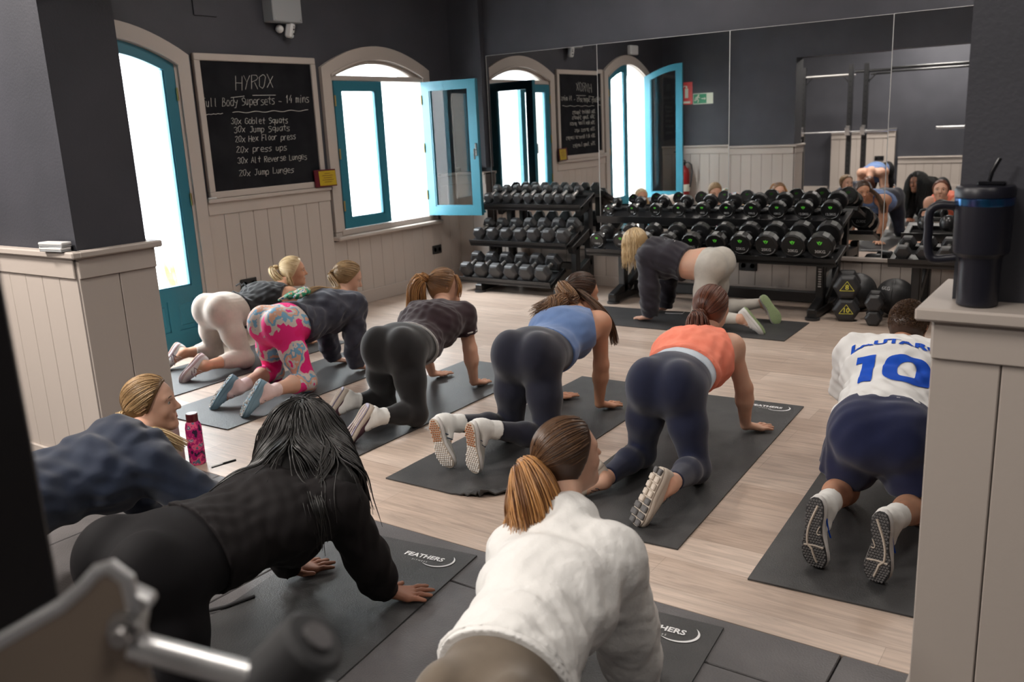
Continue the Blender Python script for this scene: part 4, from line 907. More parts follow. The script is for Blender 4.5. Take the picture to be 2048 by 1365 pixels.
def make_shoe(par, org, toe, t, n, left, spec, L=.245):
    """toe: toe-tip point of the sole; t: heel to toe; n: out of the sole.  returns the ankle"""
    t = nrm(np.asarray(t, float)); n = np.asarray(n, float); n = nrm(n - t * (n @ t)); up = -n; xa = np.cross(t, up)      # xa: to the wearer's right
    heel = np.asarray(toe, float) - t * L; big = left                    # big toe on +x for a left shoe
    parts, zb = shoe_parts(L, not big, spec.get('thick', .028)); sx = 1 if big else -1
    Wf = lambda vs: [tuple(heel + xa * v[0] + t * v[1] + up * v[2] - org) for v in vs]
    u = obj('shoe', MB().add(Wf(parts['upper'][0]), parts['upper'][1]), spec['upper'], par, smooth=True, angle=1.2)
    sd = u.modifiers.new('subdivision', 'SUBSURF'); sd.levels = sd.render_levels = 1
    ms = obj('midsole', MB().add(Wf(parts['midsole'][0]), parts['midsole'][1]), spec['mid'], u, smooth=True, angle=.9)
    obj('outsole', MB().add(Wf(parts['outsole'][0]), parts['outsole'][1]), spec['out'], u, smooth=True, angle=.7)
    # tread
    T = {}; kind = spec.get('tread', 'dots'); zq = lambda y: float(np.interp(y / L, SY, zb))
    def blk(mt, x, y, dx, dy, dz=.004, rot=0):
        b = MB().box((0, 0, 0), (dx, dy, dz), rot=(0, 0, rot), bev=min(dx, dy) * .15); T.setdefault(mt, MB()).add(Wf([(v[0] + x, v[1] + y, v[2] + zq(y) - dz * .3) for v in b.v]), b.f)
    if kind in ('dots', 'hexes'):
        step = .0105
        for j in range(int(L / step)):
            for i in range(-5, 6):
                x, y = (i + .5 * (j % 2)) * .0125, j * step
                if in_outline(x, y, L, sx): blk(spec['tr2'] if y < L * .42 and 'tr2' in spec else spec['tr'], x, y, .0075, .006, .005)
    elif kind == 'blocks':
        for j in range(8):
            y = L * (.075 + .121 * j)
            for c in (-1, 1):
                w_ = float(np.interp(y / L, SY, SW)) - .004; x0 = float(np.interp(y / L, SY, SX)) * sx
                blk(spec['tr2'] if (j > 4 or j == 0 or (c == 1 and j == 4)) else spec['tr'], x0 + c * (w_ / 2 + .002), y, w_ - .004, L * .098, .014)
    elif kind == 'speck':
        r = random.Random(5)
        for _ in range(260):
            x, y = r.uniform(-.05, .05), r.uniform(.02, .98) * L
            if in_outline(x, y, L, sx, .009): blk(r.choice([spec['tr'], spec['tr2'], spec['tr3']]), x, y, r.uniform(.005, .010), r.uniform(.005, .010), .004, r.uniform(0, 3))
    elif kind == 'lines':
        for j in range(26):
            for i in range(-5, 6):
                x, y = (i + .5 * (j % 2)) * .0095, j * L / 26
                if in_outline(x, y, L, sx, .005): blk(spec['tr'], x, y, .0078, .0078, .003, PI / 4)
        w2 = spec['tr2']; ys = np.linspace(.10, .90, 14)
        T.setdefault(w2, MB()).tube(Wf([(float(np.interp(q, SY, SX)) * sx + sx * (.010 - .030 * math.sin((q - .1) * 3.2) + .012 * (q > .7)), q * L, zq(q * L) - .002) for q in ys]), .0042, n=6)
        T[w2].tube(Wf([(sx * x, L * .66 + abs(x) * .1, zq(L * .66) - .002) for x in np.linspace(-.034, .034, 6)]), .0032, n=6)
        T[w2].tube(Wf([(sx * x, L * y, zq(L * .5) - .0025) for x, y in ((.019, .385), (.014, .43), (.0105, .47), (.0115, .495), (.016, .503), (.022, .492))]), .0022, n=5)
    elif kind == 'ridges':
        for c in (-.6, 0, .6):
            T.setdefault(spec['tr'], MB()).tube(Wf([(float(np.interp(q, SY, SX)) * sx + c * float(np.interp(q, SY, SW)) * (1 + .15 * math.sin(q * 9)), q * L, zq(q * L) - .001) for q in np.linspace(.06, .92, 16)]), .004, n=6)
        for j in range(12):
            for i in range(-2, 3):
                x, y = i * .013, L * (.52 + .035 * j)
                if in_outline(x, y, L, sx, .012): blk(spec['tr2'], x, y, .009, .005, .004, .4)
    for mt, mb_ in T.items(): obj('tread', mb_, mt, u, fix=False)
    # laces over the tongue, with a bow
    m = MB(); lz = lambda y, a=0.: float(np.interp(y, SY, UH)) + .003 + float(np.interp(y, SY, zb))
    for j in range(4):
        y = .40 + .085 * j; w_ = .016; m.tube(Wf([(-w_, y * L, lz(y) - .006), (0, (y + .02) * L, lz(y + .02)), (w_, (y + .03) * L, lz(y + .03) - .006)]), .0022, n=5)
    for c in (-1, 1): m.tube(Wf([(0, .40 * L, lz(.4)), (c * .018, .38 * L, lz(.4) + .010), (c * .034, .40 * L, lz(.4) - .004), (c * .022, .42 * L, lz(.4) - .010), (0, .40 * L, lz(.4))]), .0017, n=5); m.tube(Wf([(0, .40 * L, lz(.4)), (c * .014, .44 * L, lz(.4) + .004), (c * .03, .50 * L, lz(.4) - .018)]), .0015, n=5)
    obj('laces', m, spec['lace'], u, smooth=True, fix=False)
    if spec.get('stripe'):
        m = MB()
        for c in (-1, 1):
            for yy, dy in spec['stripe'][1]: m.tube(Wf([(c * (float(np.interp(yy + dy * q, SY, SW)) * .97 - .001 - .004 * q * q + SX[4] * 0), (yy + dy * q) * L, .030 + .034 * q) for q in np.linspace(0, 1, 6)]), .0028, n=5)
        obj('side_mark', m, spec['stripe'][0], u, smooth=True, fix=False)
    return heel + t * (.052 * L / .245) + up * .082, heel + t * (.70 * L) + up * .034, heel

# ------------------------------------------------------------------ people
def look(f, up=(0, 0, 1)):
    f = nrm(np.asarray(f, float)); r = nrm(np.cross(f, np.asarray(up, float))); return f, np.cross(r, f), r      # forward, up, right
class Person: pass
UPZ = V(0, 0, 1)
def build_person(label, hip, sh, knees, hands, head, face, s=.95, skin='skin_fair', shoes=None, toes=None, tdir=None, sole=None, hair_up=(0, 0, 1), waist_drop=.03, bust=.05, male=False, wide=1., hand_rot=(0, 0), elbow_out=.015, elbow=None, h=.0055, hipw=.085, fist=False, roll=0.):
    p = Person(); p.label = label; hip = V(*hip); sh = V(*sh); org = V(hip[0], hip[1], 0)
    fw = nrm((sh - hip) * V(1, 1, 0)); rt = V(fw[1], -fw[0], 0); p.fw, p.rt, p.org, p.s, p.h = fw, rt, org, s, h
    ax = nrm(sh - hip); upn = nrm(np.cross(rt, ax)); p.ax, p.upn = ax, upn
    rs = nrm(rt + UPZ * roll)                                          # shoulder line, may roll
    L_ = np.linalg.norm(sh - hip); p.L = L_
    head_c = V(*head); hf, hu, hr = look(face, hair_up); p.hc, p.hf, p.hu, p.hr = head_c, hf, hu, hr
    waist = hip + ax * L_ * .38 - upn * waist_drop; chest = hip + ax * L_ * .74 - upn * .012; nb = sh + ax * .035 * s + upn * .022; p.nb = nb
    p.hip, p.waist, p.chest, p.sh = hip, waist, chest, sh
    W_ = wide; low, tor = [], []
    Lh, Rh = hip - rt * hipw * s * W_, hip + rt * hipw * s * W_; p.hips = (Lh, Rh)
    # pelvis and buttocks
    tor.append(capsule(hip - ax * .01, hip + ax * .07, .110 * s, .106 * s, .05, rt, 1.30 * W_, upn, 1.0)); low.append(tor[-1])
    for H in (Lh, Rh):
        g = H - fw * .045 * s + UPZ * .02 * s; mq = .88 if male else 1; low.append(ellipsoid(g - rt * (.006 if H is Rh else -.006), (rt, fw, UPZ), (.090 * s * W_, .106 * s * mq, .118 * s * mq), .022 if not male else .05))
    low.append(capsule(hip + ax * .04, waist, .106 * s, .096 * s, .05, rt, 1.30 * W_, upn, .98))
    tor.append(capsule(hip + ax * .05, waist, .106 * s, .094 * s, .05, rt, 1.34 * W_)); tor.append(capsule(waist, chest, .094 * s * (1.1 if male else 1), .114 * s * (1.08 if male else 1), .06, rt, 1.32 * W_))
    tor.append(capsule(chest, sh - ax * .02, .112 * s, .078 * s, .06, rt, 1.42 * W_))
    shw = (.172 if male else .150) * s * W_; Ls, Rs = sh - rs * shw - UPZ * .01, sh + rs * shw - UPZ * .01; p.shs = (Ls, Rs)
    tor.append(capsule(Ls + rs * .02, Rs - rs * .02, .056 * s, .056 * s, .05)); 
    for S in (Ls, Rs): tor.append(capsule(chest + (S - sh) * .55 - ax * .02, S, .075 * s, .056 * s, .05)); tor.append(ellipsoid(S, (rt, ax, upn), (.058 * s, .062 * s, .060 * s), .03))
    if bust:
        for c in (-1, 1): tor.append(ellipsoid(chest + ax * .02 - upn * .075 * s + rt * c * .068 * s, (rt, ax, upn), (.062 * s, .068 * s, bust * s + .02), .035))
    # legs
    p.kn = [V(k[0], k[1], .071 * s) for k in knees]; p.low = low; p.tor = tor; legs = []; p.legp = []; p.ank = []; p.foot = []
    p.shoe_at = []
    for i, (H, K) in enumerate(zip((Lh, Rh), p.kn)):
        t_ = V(*(tdir[i])); n_ = V(*(sole[i])); tp = V(*toes[i])
        tp = tp + UPZ * .007; p.shoe_at.append((tp, t_, n_))
        tn = nrm(t_); nn_ = nrm(n_ - tn * (n_ @ tn)); Lf = .245 * s / .95; heel = tp - tn * Lf; ank = heel + tn * .052 + (-nn_) * .082; ball_ = heel + tn * .70 * Lf - nn_ * .034
        p.ank.append(ank); p.foot.append((heel, ball_))
        mid = H + (K - H) * .45; bk = -fw * .012
        th = [capsule(H - fw * .008, mid + bk, (.091 if not male else .094) * s * W_, .078 * s * W_, .035), capsule(mid + bk, K + UPZ * .012, .078 * s * W_, .056 * s, .035), ellipsoid(K, (rt, fw, UPZ), (.052 * s, .058 * s, .056 * s), .03)]
        calf = K + (ank - K) * .36 + UPZ * .012
        shn = [capsule(K, calf, .050 * s, .052 * s * (W_ * .5 + .5), .03), capsule(calf, ank, .051 * s * (W_ * .5 + .5), .032 * s, .03)]
        ft = [capsule(ank, heel + tn * .035 - nn_ * .05, .033 * s, .026 * s, .02), capsule(ank, ball_, .032 * s, .022 * s, .02)]
        p.legp.append((th, shn)); legs += th + shn + ft
    # arms and hands
    arms = []; p.armp = []; p.hand = []; p.elb = []; p.wri = []
    for i, (S, Hd) in enumerate(zip((Ls, Rs), hands)):
        hx = V(Hd[0], Hd[1], Hd[2] if len(Hd) > 2 else .0145); a_ = math.radians(hand_rot[i]); fd = fw * math.cos(a_) + rt * math.sin(a_); inn = V(fd[1], -fd[0], 0) * (1 if i == 0 else -1)
        wr = hx - fd * .055 * s + UPZ * .036; p.wri.append(wr); sgn = -1 if i == 0 else 1
        E = (S + wr) / 2 + rt * sgn * elbow_out - fw * .012 if elbow is None or elbow[i] is None else V(*elbow[i]); p.elb.append(E)
        up_ = capsule(S, E, .049 * s * (1.12 if male else 1) * (W_ * .5 + .5), .039 * s, .03); fo1 = S * 0 + E + (wr - E) * .3
        fo = [capsule(E, fo1, .038 * s, .040 * s, .03), capsule(fo1, wr, .040 * s, .0255 * s, .03)]
        hp_ = []; kb = hx + fd * .030 * s
        for q, (lx, ln, sp) in enumerate(((.031, .062, .26), (.011, .074, .06), (-.010, .069, -.10), (-.029, .054, -.30))):
            b0 = kb + inn * lx * s + UPZ * .012 - fd * abs(q - 1) * .004; dd = nrm(fd + inn * sp); m1 = b0 + dd * ln * s * .5 + UPZ * .002; e1 = b0 + dd * ln * s - UPZ * .004
            hp_ += [capsule(wr, b0, .017 * s, .0125 * s, .012), capsule(b0, m1, .0095 * s, .0088 * s, .006), capsule(m1, e1, .0088 * s, .0072 * s, .005)]
        t0 = wr + fd * .012 + inn * .018 * s - UPZ * .008; t1 = t0 + nrm(fd * .7 + inn * .9) * .036 * s - UPZ * .006; t2 = t1 + nrm(fd * .9 + inn * .55) * .034 * s - UPZ * .002
        t2[2] = max(t2[2], .016); hp_ += [capsule(wr, t0, .018 * s, .014 * s, .012), capsule(t0, t1, .0125 * s, .0105 * s, .008), capsule(t1, t2, .0102 * s, .008 * s, .006)]
        p.armp.append((up_, fo)); arms += [up_] + fo + hp_; p.hand.append((hx, fd, inn))
    # neck and head
    q = lambda f_, u_, r_: head_c + (hf * f_ + hu * u_ + hr * r_) * s
    neck = [capsule(sh + ax * .0 + upn * .02, nb, .062 * s, .052 * s, .04), capsule(nb, q(-.025, -.05, 0), .051 * s * (1.12 if male else 1), .050 * s, .03)]
    AX = (hf, hu, hr); hd = [ellipsoid(q(-.008, .022, 0), AX, (.094 * s, .084 * s, .074 * s), .02), ellipsoid(q(.018, -.032, 0), AX, (.066 * s, .088 * s, .058 * s), .03), capsule(q(.022, -.078, 0), q(.062, -.098, 0), .042 * s, .026 * s, .03),
        capsule(q(.080, .008, 0), q(.104, -.028, 0), .0085 * s, .0110 * s, .012), capsule(q(.088, -.034, -.009), q(.088, -.034, .009), .008 * s, .008 * s, .008), capsule(q(.082, -.060, -.017), q(.082, -.060, .017), .0075 * s, .0075 * s, .008), capsule(q(.080, -.072, -.013), q(.080, -.072, .013), .0085 * s, .0085 * s, .008), ellipsoid(q(.072, -.098, 0), AX, (.018 * s,) * 3, .015)]
    for c in (-1, 1):
        hd += [capsule(q(.076, .020, c * .012), q(.066, .022, c * .045), .010 * s, .009 * s, .014), ellipsoid(q(.054, -.032, c * .036), AX, (.022 * s, .024 * s, .020 * s), .02), capsule(q(-.006, .012, c * .074), q(-.012, -.028, c * .068), .0105 * s, .007 * s, .008), capsule(q(-.018, .016, c * .078), q(-.02, -.004, c * .078), .007 * s, .006 * s, .008)]
    p.q = q; socks = [ellipsoid(q(.094, .002, c * .031), AX, (.019 * s, .0085 * s, .015 * s), .010) for c in (-1, 1)]
    p.body_prims = tor + low + legs + arms + neck + hd
    p.body = sdf('person', p.body_prims, h, skin, None, org, subs=socks); tag(p.body, label, 'person')
    p.skin = skin
    for c in (-1, 1):
        e = obj('eye', MB().sphere(tuple(q(.0670, .001, c * .031) - org), .0125 * s, n=16, m=10), 'eye_white', p.body, smooth=True)
        obj('iris', MB().sphere(tuple(q(.0748, .001, c * .031) - org), .0062 * s, n=12, m=8), 'eye_dark', e, smooth=True)
        obj('eyebrow', MB().tube([tuple(q(.086 - .001 * k * k, .0235 + .003 * k - .0012 * k * k, c * (.014 + .009 * k)) - org) for k in range(5)], .0026 * s, n=5), 'brow', p.body, smooth=True, fix=False)
    obj('lips', MB().tube([tuple(q(.0885 - .0022 * k * k, -.066 + .0006 * k * k, .006 * k) - org) for k in range(-3, 4)], .004, n=6, rads=[.001, .004, .0058, .0062, .0058, .004, .001]), 'lip', p.body, smooth=True, fix=False)
    if shoes:
        for i in range(2): make_shoe(p.body, org, *p.shoe_at[i], i == 0, shoes, .245 * s / .95)
    return p
mat('eye_white', (.40, .37, .34), .25); mat('eye_dark', (.02, .012, .008), .15); mat('brow', (.06, .035, .02), .7); mat('lip', (.36, .12, .11), .4)

def leg_at(p, i, f):
    """point on leg i: f in 0..1 along the shin from knee to ankle, with its direction"""
    return p.kn[i] + (p.ank[i] - p.kn[i]) * f, nrm(p.ank[i] - p.kn[i])
def clipped(prim, clips): return Prim(prim.lo, prim.hi, prim.f, prim.k, tuple(prim.clip) + tuple(clips))
def leggings(p, m, cuff=.97, waist=.42, off=.0045, name='leggings', h=.006, thigh_only=False, loose=0., wr=None):
    pr = list(p.tor) + list(p.low)
    for i, (th, shn) in enumerate(p.legp):
        if thigh_only: o = p.hips[i] + (p.kn[i] - p.hips[i]) * cuff; d = nrm(p.kn[i] - p.hips[i]); pr += [clipped(x, [(o, d)]) for x in th[:2]] + [clipped(capsule(p.hips[i] + UPZ * .02, p.kn[i] + p.rt * (-.02 if i == 0 else .02), .098 * p.s, .110 * p.s, .025, p.rt, .82), [(o, d)])]
        else:
            o, d = leg_at(p, i, cuff); pr += th + [clipped(x, [(o, d)]) for x in shn]
    o = p.hip + p.ax * p.L * waist
    return sdf(name, pr, h, m, p.body, p.org, off=off + loose, cuts=[(o, p.ax)], wrinkle=wr)
def socks(p, m, f0=.72, f1=1.02, off=.007):
    for i in range(2):
        o0, d = leg_at(p, i, f0); o1, _ = leg_at(p, i, f1 - .0); shn = p.legp[i][1]; heel, ball_ = p.foot[i]
        sdf('sock', [clipped(shn[1], [(o0, -d)]), capsule(p.ank[i], p.ank[i] + (heel - p.ank[i]) * .35, .033 * p.s, .03 * p.s, .02), capsule(p.ank[i], p.ank[i] + (ball_ - p.ank[i]) * .45, .032 * p.s, .028 * p.s, .02)], .005, m, p.body, p.org, off=off, wrinkle=lambda X, Y, Z: .0006 * np.sin((X + Y * 1.1) * 900) + 0 * Z)
def top(p, m, name='top', hem=.30, sleeve=1.9, off=.007, wr=None, h=.0065, neck=.02, extra=(), armhole=None, waist_pull=0., pr_extra=(), sleeve_loose=0., cutsx=(), upper_only=None):
    """sleeve: 0 none, <1 part of the upper arm, 1..2 elbow to wrist; hem: place along the back, 0 hips .. 1 shoulders"""
    nc = (p.nb + p.ax * neck, nrm(p.ax - p.upn * .35)); pr = [clipped(x, [nc]) for x in p.tor] + list(p.low) + list(pr_extra)
    for i, (ua, fo) in enumerate(p.armp):
        S, E, Wp = p.shs[i], p.elb[i], p.wri[i]
        if sleeve <= 0: pr.append(clipped(ua, [(S + (E - S) * .22, nrm(E - S))])); continue
        if sleeve < 1: o = S + (E - S) * sleeve; pr.append(clipped(capsule(S, E, .052 * p.s + sleeve_loose, .044 * p.s + sleeve_loose * 1.3, .03), [(o, nrm(E - S))]))
        else:
            o = E + (Wp - E) * (sleeve - 1); pr.append(capsule(S, E, .050 * p.s + sleeve_loose, .043 * p.s + sleeve_loose, .03)); pr += [clipped(capsule(E, E + (Wp - E) * .55, .043 * p.s + sleeve_loose, .040 * p.s + sleeve_loose, .03), []), clipped(capsule(E + (Wp - E) * .55, Wp, .040 * p.s + sleeve_loose, .028 * p.s + sleeve_loose * .8, .02), [(o, nrm(Wp - E))])]
    cuts = [(p.hip + p.ax * p.L * hem, -p.ax)] + list(cutsx)
    if armhole is not None:
        for c in (-1, 1): cuts.append((p.sh + p.rt * c * armhole * p.s, nrm(p.rt * c + p.ax * .55)))
    pr += list(extra)
    return sdf(name, pr, h, m, p.body, p.org, off=off, cuts=cuts, wrinkle=wr)
def band(p, m, name, along, width, off=.011, prims=None, o=None, d=None, h=.004):
    """a narrow trim ring round the torso, or round any prims, between two planes"""
    o = p.hip + p.ax * p.L * along if o is None else o; d = p.ax if d is None else d
    return sdf(name, prims or p.tor + p.low, h, m, p.body, p.org, off=off, cuts=[(o + d * width / 2, d), (o - d * width / 2, -d)], relax=0)

# ---- hair
def ell_r(p, d, grow=1.0, add=.0):
    """point on the (grown) skull in unit direction d (n x 3, world)"""
    c = p.q(-.008, .022, 0); a, b, e = .094 * p.s, .086 * p.s, .076 * p.s
    k = 1 / np.sqrt((d @ p.hf / a) ** 2 + (d @ p.hu / b) ** 2 + (d @ p.hr / e) ** 2); return c + d * (k * grow + add)[:, None]
def cap_hair(p, m, grow=.0095, low=-.075, name='hair', front=(.002, -.02), extra=()):
    AX = (p.hf, p.hu, p.hr); s = p.s; q = p.q
    n_ = nrm(p.hf * .868 - p.hu * .496)
    pr = [ellipsoid(q(-.010, .022, 0), AX, (.094 * s, .086 * s, .075 * s), .02), ellipsoid(q(-.035, -.02, 0), AX, (.054 * s, .070 * s, .056 * s), .03)] + list(extra)
    return sdf(name, pr, .006, m, p.body, p.org, off=grow, cuts=[(q(*front, 0), n_), (q(0, low, 0), -p.hu)])
def comb_to(p, hair, tie, m, n=220, grow=1.115, r=.0021, seed=1, low=-.9):
    """combed strands lying on the skull from the hairline to the tie"""
    rg = np.random.default_rng(seed); c = p.q(-.008, .022, 0); T = nrm(tie - c); P = []; n = int(n * 2.4)
    while len(P) < n:
        d = nrm(rg.normal(size=3)); f, u = d @ p.hf, d @ p.hu
        if .868 * f - .496 * u > .22 or u < low or d @ T > .93: continue
        t = np.linspace(0, 1, 12)[:, None]; om = math.acos(np.clip(d @ T, -1, 1)); D = (np.sin((1 - t) * om) * d + np.sin(t * om) * T) / math.sin(om); D /= np.linalg.norm(D, axis=1)[:, None]
        S_ = ell_r(p, D, grow + rg.uniform(-.02, .03), .0); w_ = np.clip((t - .8) / .2, 0, 1); P.append(S_ * (1 - w_) + (tie + rg.normal(size=3) * .004) * w_)
    return strands('combed_strands', np.array(P), r, m, hair, p.org, .8)
def tail(p, hair, pts, m, n=130, r0=.014, r1=.035, rs=.0028, seed=2, wave=0., name='ponytail', short=.25, flat=1.):
    """a bundle of strands along a path of points (world)"""
    rg = np.random.default_rng(seed); pts = [np.asarray(q, float) for q in pts]; k = 16
    t = np.linspace(0, len(pts) - 1, k); B = []
    for q in t:                                     # Catmull-Rom through the points
        i = min(int(q), len(pts) - 2); f = q - i; a, b, c, d = pts[max(i - 1, 0)], pts[i], pts[i + 1], pts[min(i + 2, len(pts) - 1)]
        B.append(.5 * ((2 * b) + (c - a) * f + (2 * a - 5 * b + 4 * c - d) * f * f + (3 * b - a - 3 * c + d) * f ** 3))
    B = np.array(B); T = np.gradient(B, axis=0); T /= np.linalg.norm(T, axis=1)[:, None]; U = np.cross(T, [.2, .9, .35]); U /= np.linalg.norm(U, axis=1)[:, None]; W = np.cross(T, U); q = np.linspace(0, 1, k)
    rad = r0 + (r1 - r0) * np.sin(np.clip(q * 1.35, 0, 1) * PI / 2); P = []
    for _ in range(n):
        a = rg.uniform(0, 2 * PI); ra = math.sqrt(rg.uniform(0, 1)); L = 1 - short * rg.uniform(0, 1) ** 2; ph = rg.uniform(0, 6)
        S_ = B + (U * math.cos(a) * flat + W * math.sin(a)) * (rad * ra)[:, None] + (U * np.sin(q * 11 + ph)[:, None] + W * np.cos(q * 9 + ph)[:, None]) * (wave * q)[:, None]
        S_[:, 2] = np.maximum(S_[:, 2], .012); qq = np.linspace(0, L, k); P.append(np.stack([np.interp(qq, q, S_[:, j]) for j in range(3)], 1))
    return strands(name, np.array(P), rs, m, hair, p.org, .3)
def hang(p, hair, m, n=380, length=(.25, .4), part=None, blockers=(), seed=4, r=.0032, steps=18, stiff=.72, jitter=.05, front=.25, low=-.35, name='loose_hair', grav=(0, 0, -1), wave=0., grow=1.12):
    """loose hair: strands leave the parting, slide over the skull and hang"""
    rg = np.random.default_rng(seed); c = p.q(-.008, .022, 0); R_ = []
    top_ = nrm(p.hu * .9 + p.hf * .2 - p.hf * 0) if part is None else part
    while len(R_) < n:
        d = nrm(rg.normal(size=3) + top_ * .5); f, u = d @ p.hf, d @ p.hu
        if .868 * f - .496 * u > front or u < low: continue
        R_.append(d)
    R_ = np.array(R_); P = ell_r(p, R_, grow); g = np.asarray(grav, float); tan = R_ - top_; tan -= R_ * (tan * R_).sum(1)[:, None]; tan /= np.linalg.norm(tan, axis=1)[:, None] + 1e-6
    D = tan + rg.normal(size=tan.shape) * jitter; ln = rg.uniform(*length, n) / steps; out = [P.copy()]; ph = rg.uniform(0, 6, n)
    for st in range(steps):
        D = D * stiff + g * (1 - stiff) + rg.normal(size=D.shape) * jitter * .3; D /= np.linalg.norm(D, axis=1)[:, None]
        P = P + D * ln[:, None]
        if wave: P = P + np.stack([np.sin(st * .9 + ph), np.cos(st * .8 + ph), 0 * ph], 1) * wave
        e = P - c; q2 = np.sqrt((e @ p.hf / (.104 * p.s)) ** 2 + (e @ p.hu / (.096 * p.s)) ** 2 + (e @ p.hr / (.086 * p.s)) ** 2); P = np.where((q2 < 1)[:, None], c + e / np.maximum(q2, 1e-6)[:, None], P)
        for (a, b, rr) in blockers:
            ba = b - a; t = np.clip(((P - a) @ ba) / (ba @ ba), 0, 1); cl = a + t[:, None] * ba; dv = P - cl; L = np.linalg.norm(dv, axis=1); P = np.where((L < rr)[:, None], cl + dv / np.maximum(L, 1e-6)[:, None] * rr, P)
        P[:, 2] = np.maximum(P[:, 2], .012); out.append(P.copy())
    return strands(name, np.stack(out, 1), r, m, hair, p.org, .3)
def drape(p, hair, prims, m, n=1500, length=(.28, .48), level=(.004, .016), part=None, seed=1, r=.0024, steps=30, front=.30, low=-.3, name='loose_hair', pull=(0, 0, -1), jitter=.05, smooth=.62):
    """long hair laid over the hair mass and the body: every strand steps downhill on their common surface, then hangs free"""
    rg = np.random.default_rng(seed)
    def val(P):
        d = np.full(len(P), 9.)
        for q in prims: e = q.f(P[:, 0], P[:, 1], P[:, 2]); hh_ = np.maximum(.03 - np.abs(d - e), 0) / .03; d = np.minimum(d, e) - hh_ * hh_ * .0075
        return d
    def grad(P): e = .004; return np.stack([val(P + np.eye(3)[i] * e) - val(P - np.eye(3)[i] * e) for i in range(3)], 1) / (2 * e)
    top_ = nrm(p.hu * .95) if part is None else part; R_ = []
    while len(R_) < n:
        d = nrm(rg.normal(size=3) + top_ * .6)
        if .868 * (d @ p.hf) - .496 * (d @ p.hu) > front or d @ p.hu < low: continue
        R_.append(d)
    R_ = np.array(R_); P = ell_r(p, R_, 1.3); fr_ = np.clip((R_ @ p.hf) * 1.6, 0, 1)[:, None]; lv = rg.uniform(*level, n); L = rg.uniform(*length, n) / steps
    side = (R_ @ p.hr)[:, None] * p.hr; D = R_ - top_ * (R_ @ top_)[:, None] + side * .6 + fr_ * (np.sign(R_ @ p.hr)[:, None] * p.hr * 1.6 - p.hf * 1.2) + rg.normal(size=P.shape) * .15; D /= np.linalg.norm(D, axis=1)[:, None]; g = np.asarray(pull, float); out = []
    for st in range(steps + 1):
        for _ in range(2):
            v = val(P); G = grad(P); G /= np.linalg.norm(G, axis=1)[:, None] + 1e-6
            near = (v < lv) if st else np.ones(n, bool); P = np.where(near[:, None], P + G * np.clip(lv - v, -.05, .05)[:, None], P)
        P[:, 2] = np.maximum(P[:, 2], .012); out.append(P.copy())
        D = D * smooth + g * (1 - smooth) + rg.normal(size=P.shape) * jitter; D -= G * np.minimum((D * G).sum(1), 0)[:, None] * (val(P) < lv + .01)[:, None]; D /= np.linalg.norm(D, axis=1)[:, None] + 1e-6; P = P + D * L[:, None]
    return strands(name, np.stack(out, 1), r, m, hair, p.org, .3)
def tie_ring(p, hair, at, d, m, r=.016): return obj('hair_tie', MB().tube([tuple(np.asarray(at) - p.org + (nrm(np.cross(d, [.1, .2, .97])) * math.cos(a) + nrm(np.cross(d, np.cross(d, [.1, .2, .97]))) * math.sin(a)) * r) for a in np.linspace(0, 2 * PI, 17)[:-1]], .006, n=8, closed=True), m, hair, smooth=True, fix=False)
def decal(name, txt, p, target, size, centre, xdir, ydir, m, parent, bold=.0, lift=.003, sub=2, probe=UPZ, spacing=1.):
    """lettering laid on a garment: flat text dropped along -probe on to the cloth"""
    import bmesh
    vs, fs = text_mesh(txt, size, bold=bold, spacing=spacing, res=8) if isinstance(txt, str) else txt
    bm = bmesh.new(); bv = [bm.verts.new(v) for v in vs]
    for f in fs:
        try: bm.faces.new([bv[i] for i in f])
        except Exception: pass
    bmesh.ops.remove_doubles(bm, verts=bm.verts, dist=1e-6); bmesh.ops.triangulate(bm, faces=bm.faces)
    for _ in range(5):
        es = [e for e in bm.edges if e.calc_length() > .008]
        if not es: break
        bmesh.ops.subdivide_edges(bm, edges=es, cuts=1); bmesh.ops.triangulate(bm, faces=bm.faces)
    bvh = BVHTree.FromPolygons([v.co + target.location for v in target.data.vertices] if target.parent is None else [v.co + Vector(p.org) for v in target.data.vertices], [tuple(f.vertices) for f in target.data.polygons])
    pr = Vector(nrm(np.asarray(probe, float))); keep = []
    for v in bm.verts:
        w0 = Vector(centre) + Vector(xdir) * v.co.x + Vector(ydir) * v.co.y + pr * .4; hit = bvh.ray_cast(w0, -pr)
        if hit[0] is None: keep.append(v); continue
        v.co = hit[0] + hit[1] * lift * (1 if hit[1].dot(pr) > 0 else -1) - Vector(p.org)
    bmesh.ops.delete(bm, geom=keep, context='VERTS')
    me = bpy.data.meshes.new(name); bm.to_mesh(me); bm.free(); me.materials.append(MATS[m]); o = bpy.data.objects.new(name, me); C.objects.link(o); o.parent = parent; return o
# ------------------------------------------------------------------ the people of the class
skin_mat('skin_fair', (.58, .35, .25)); skin_mat('skin_tan', (.50, .27, .17)); skin_mat('skin_brown', (.30, .14, .085))
cl = lambda n, c, other=None, rough=.8, bs=500, sh=.25: mat(n, c, rough, spec=.25, noise=(18, other or tuple(q * 1.25 for q in c), .6), bump=(bs, .10), sheen=sh)
cl('cream_leggings', (.50, .42, .36)); cl('black_knit', (.008, .007, .008)); cl('heather_navy', (.026, .027, .042), (.060, .060, .080)); cl('black_leggings', (.0055, .0045, .0052)); cl('maroon_black', (.022, .008, .012))
cl('navy_leggings', (.009, .010, .022)); cl('royal_navy', (.008, .011, .034)); cl('blue_vest', (.095, .165, .34)); cl('coral', (.84, .22, .14), (.92, .29, .19), sh=.05); cl('pale_blue', (.48, .56, .64)); cl('white_shirt', (.72, .71, .70), (.78, .77, .76), sh=.1)
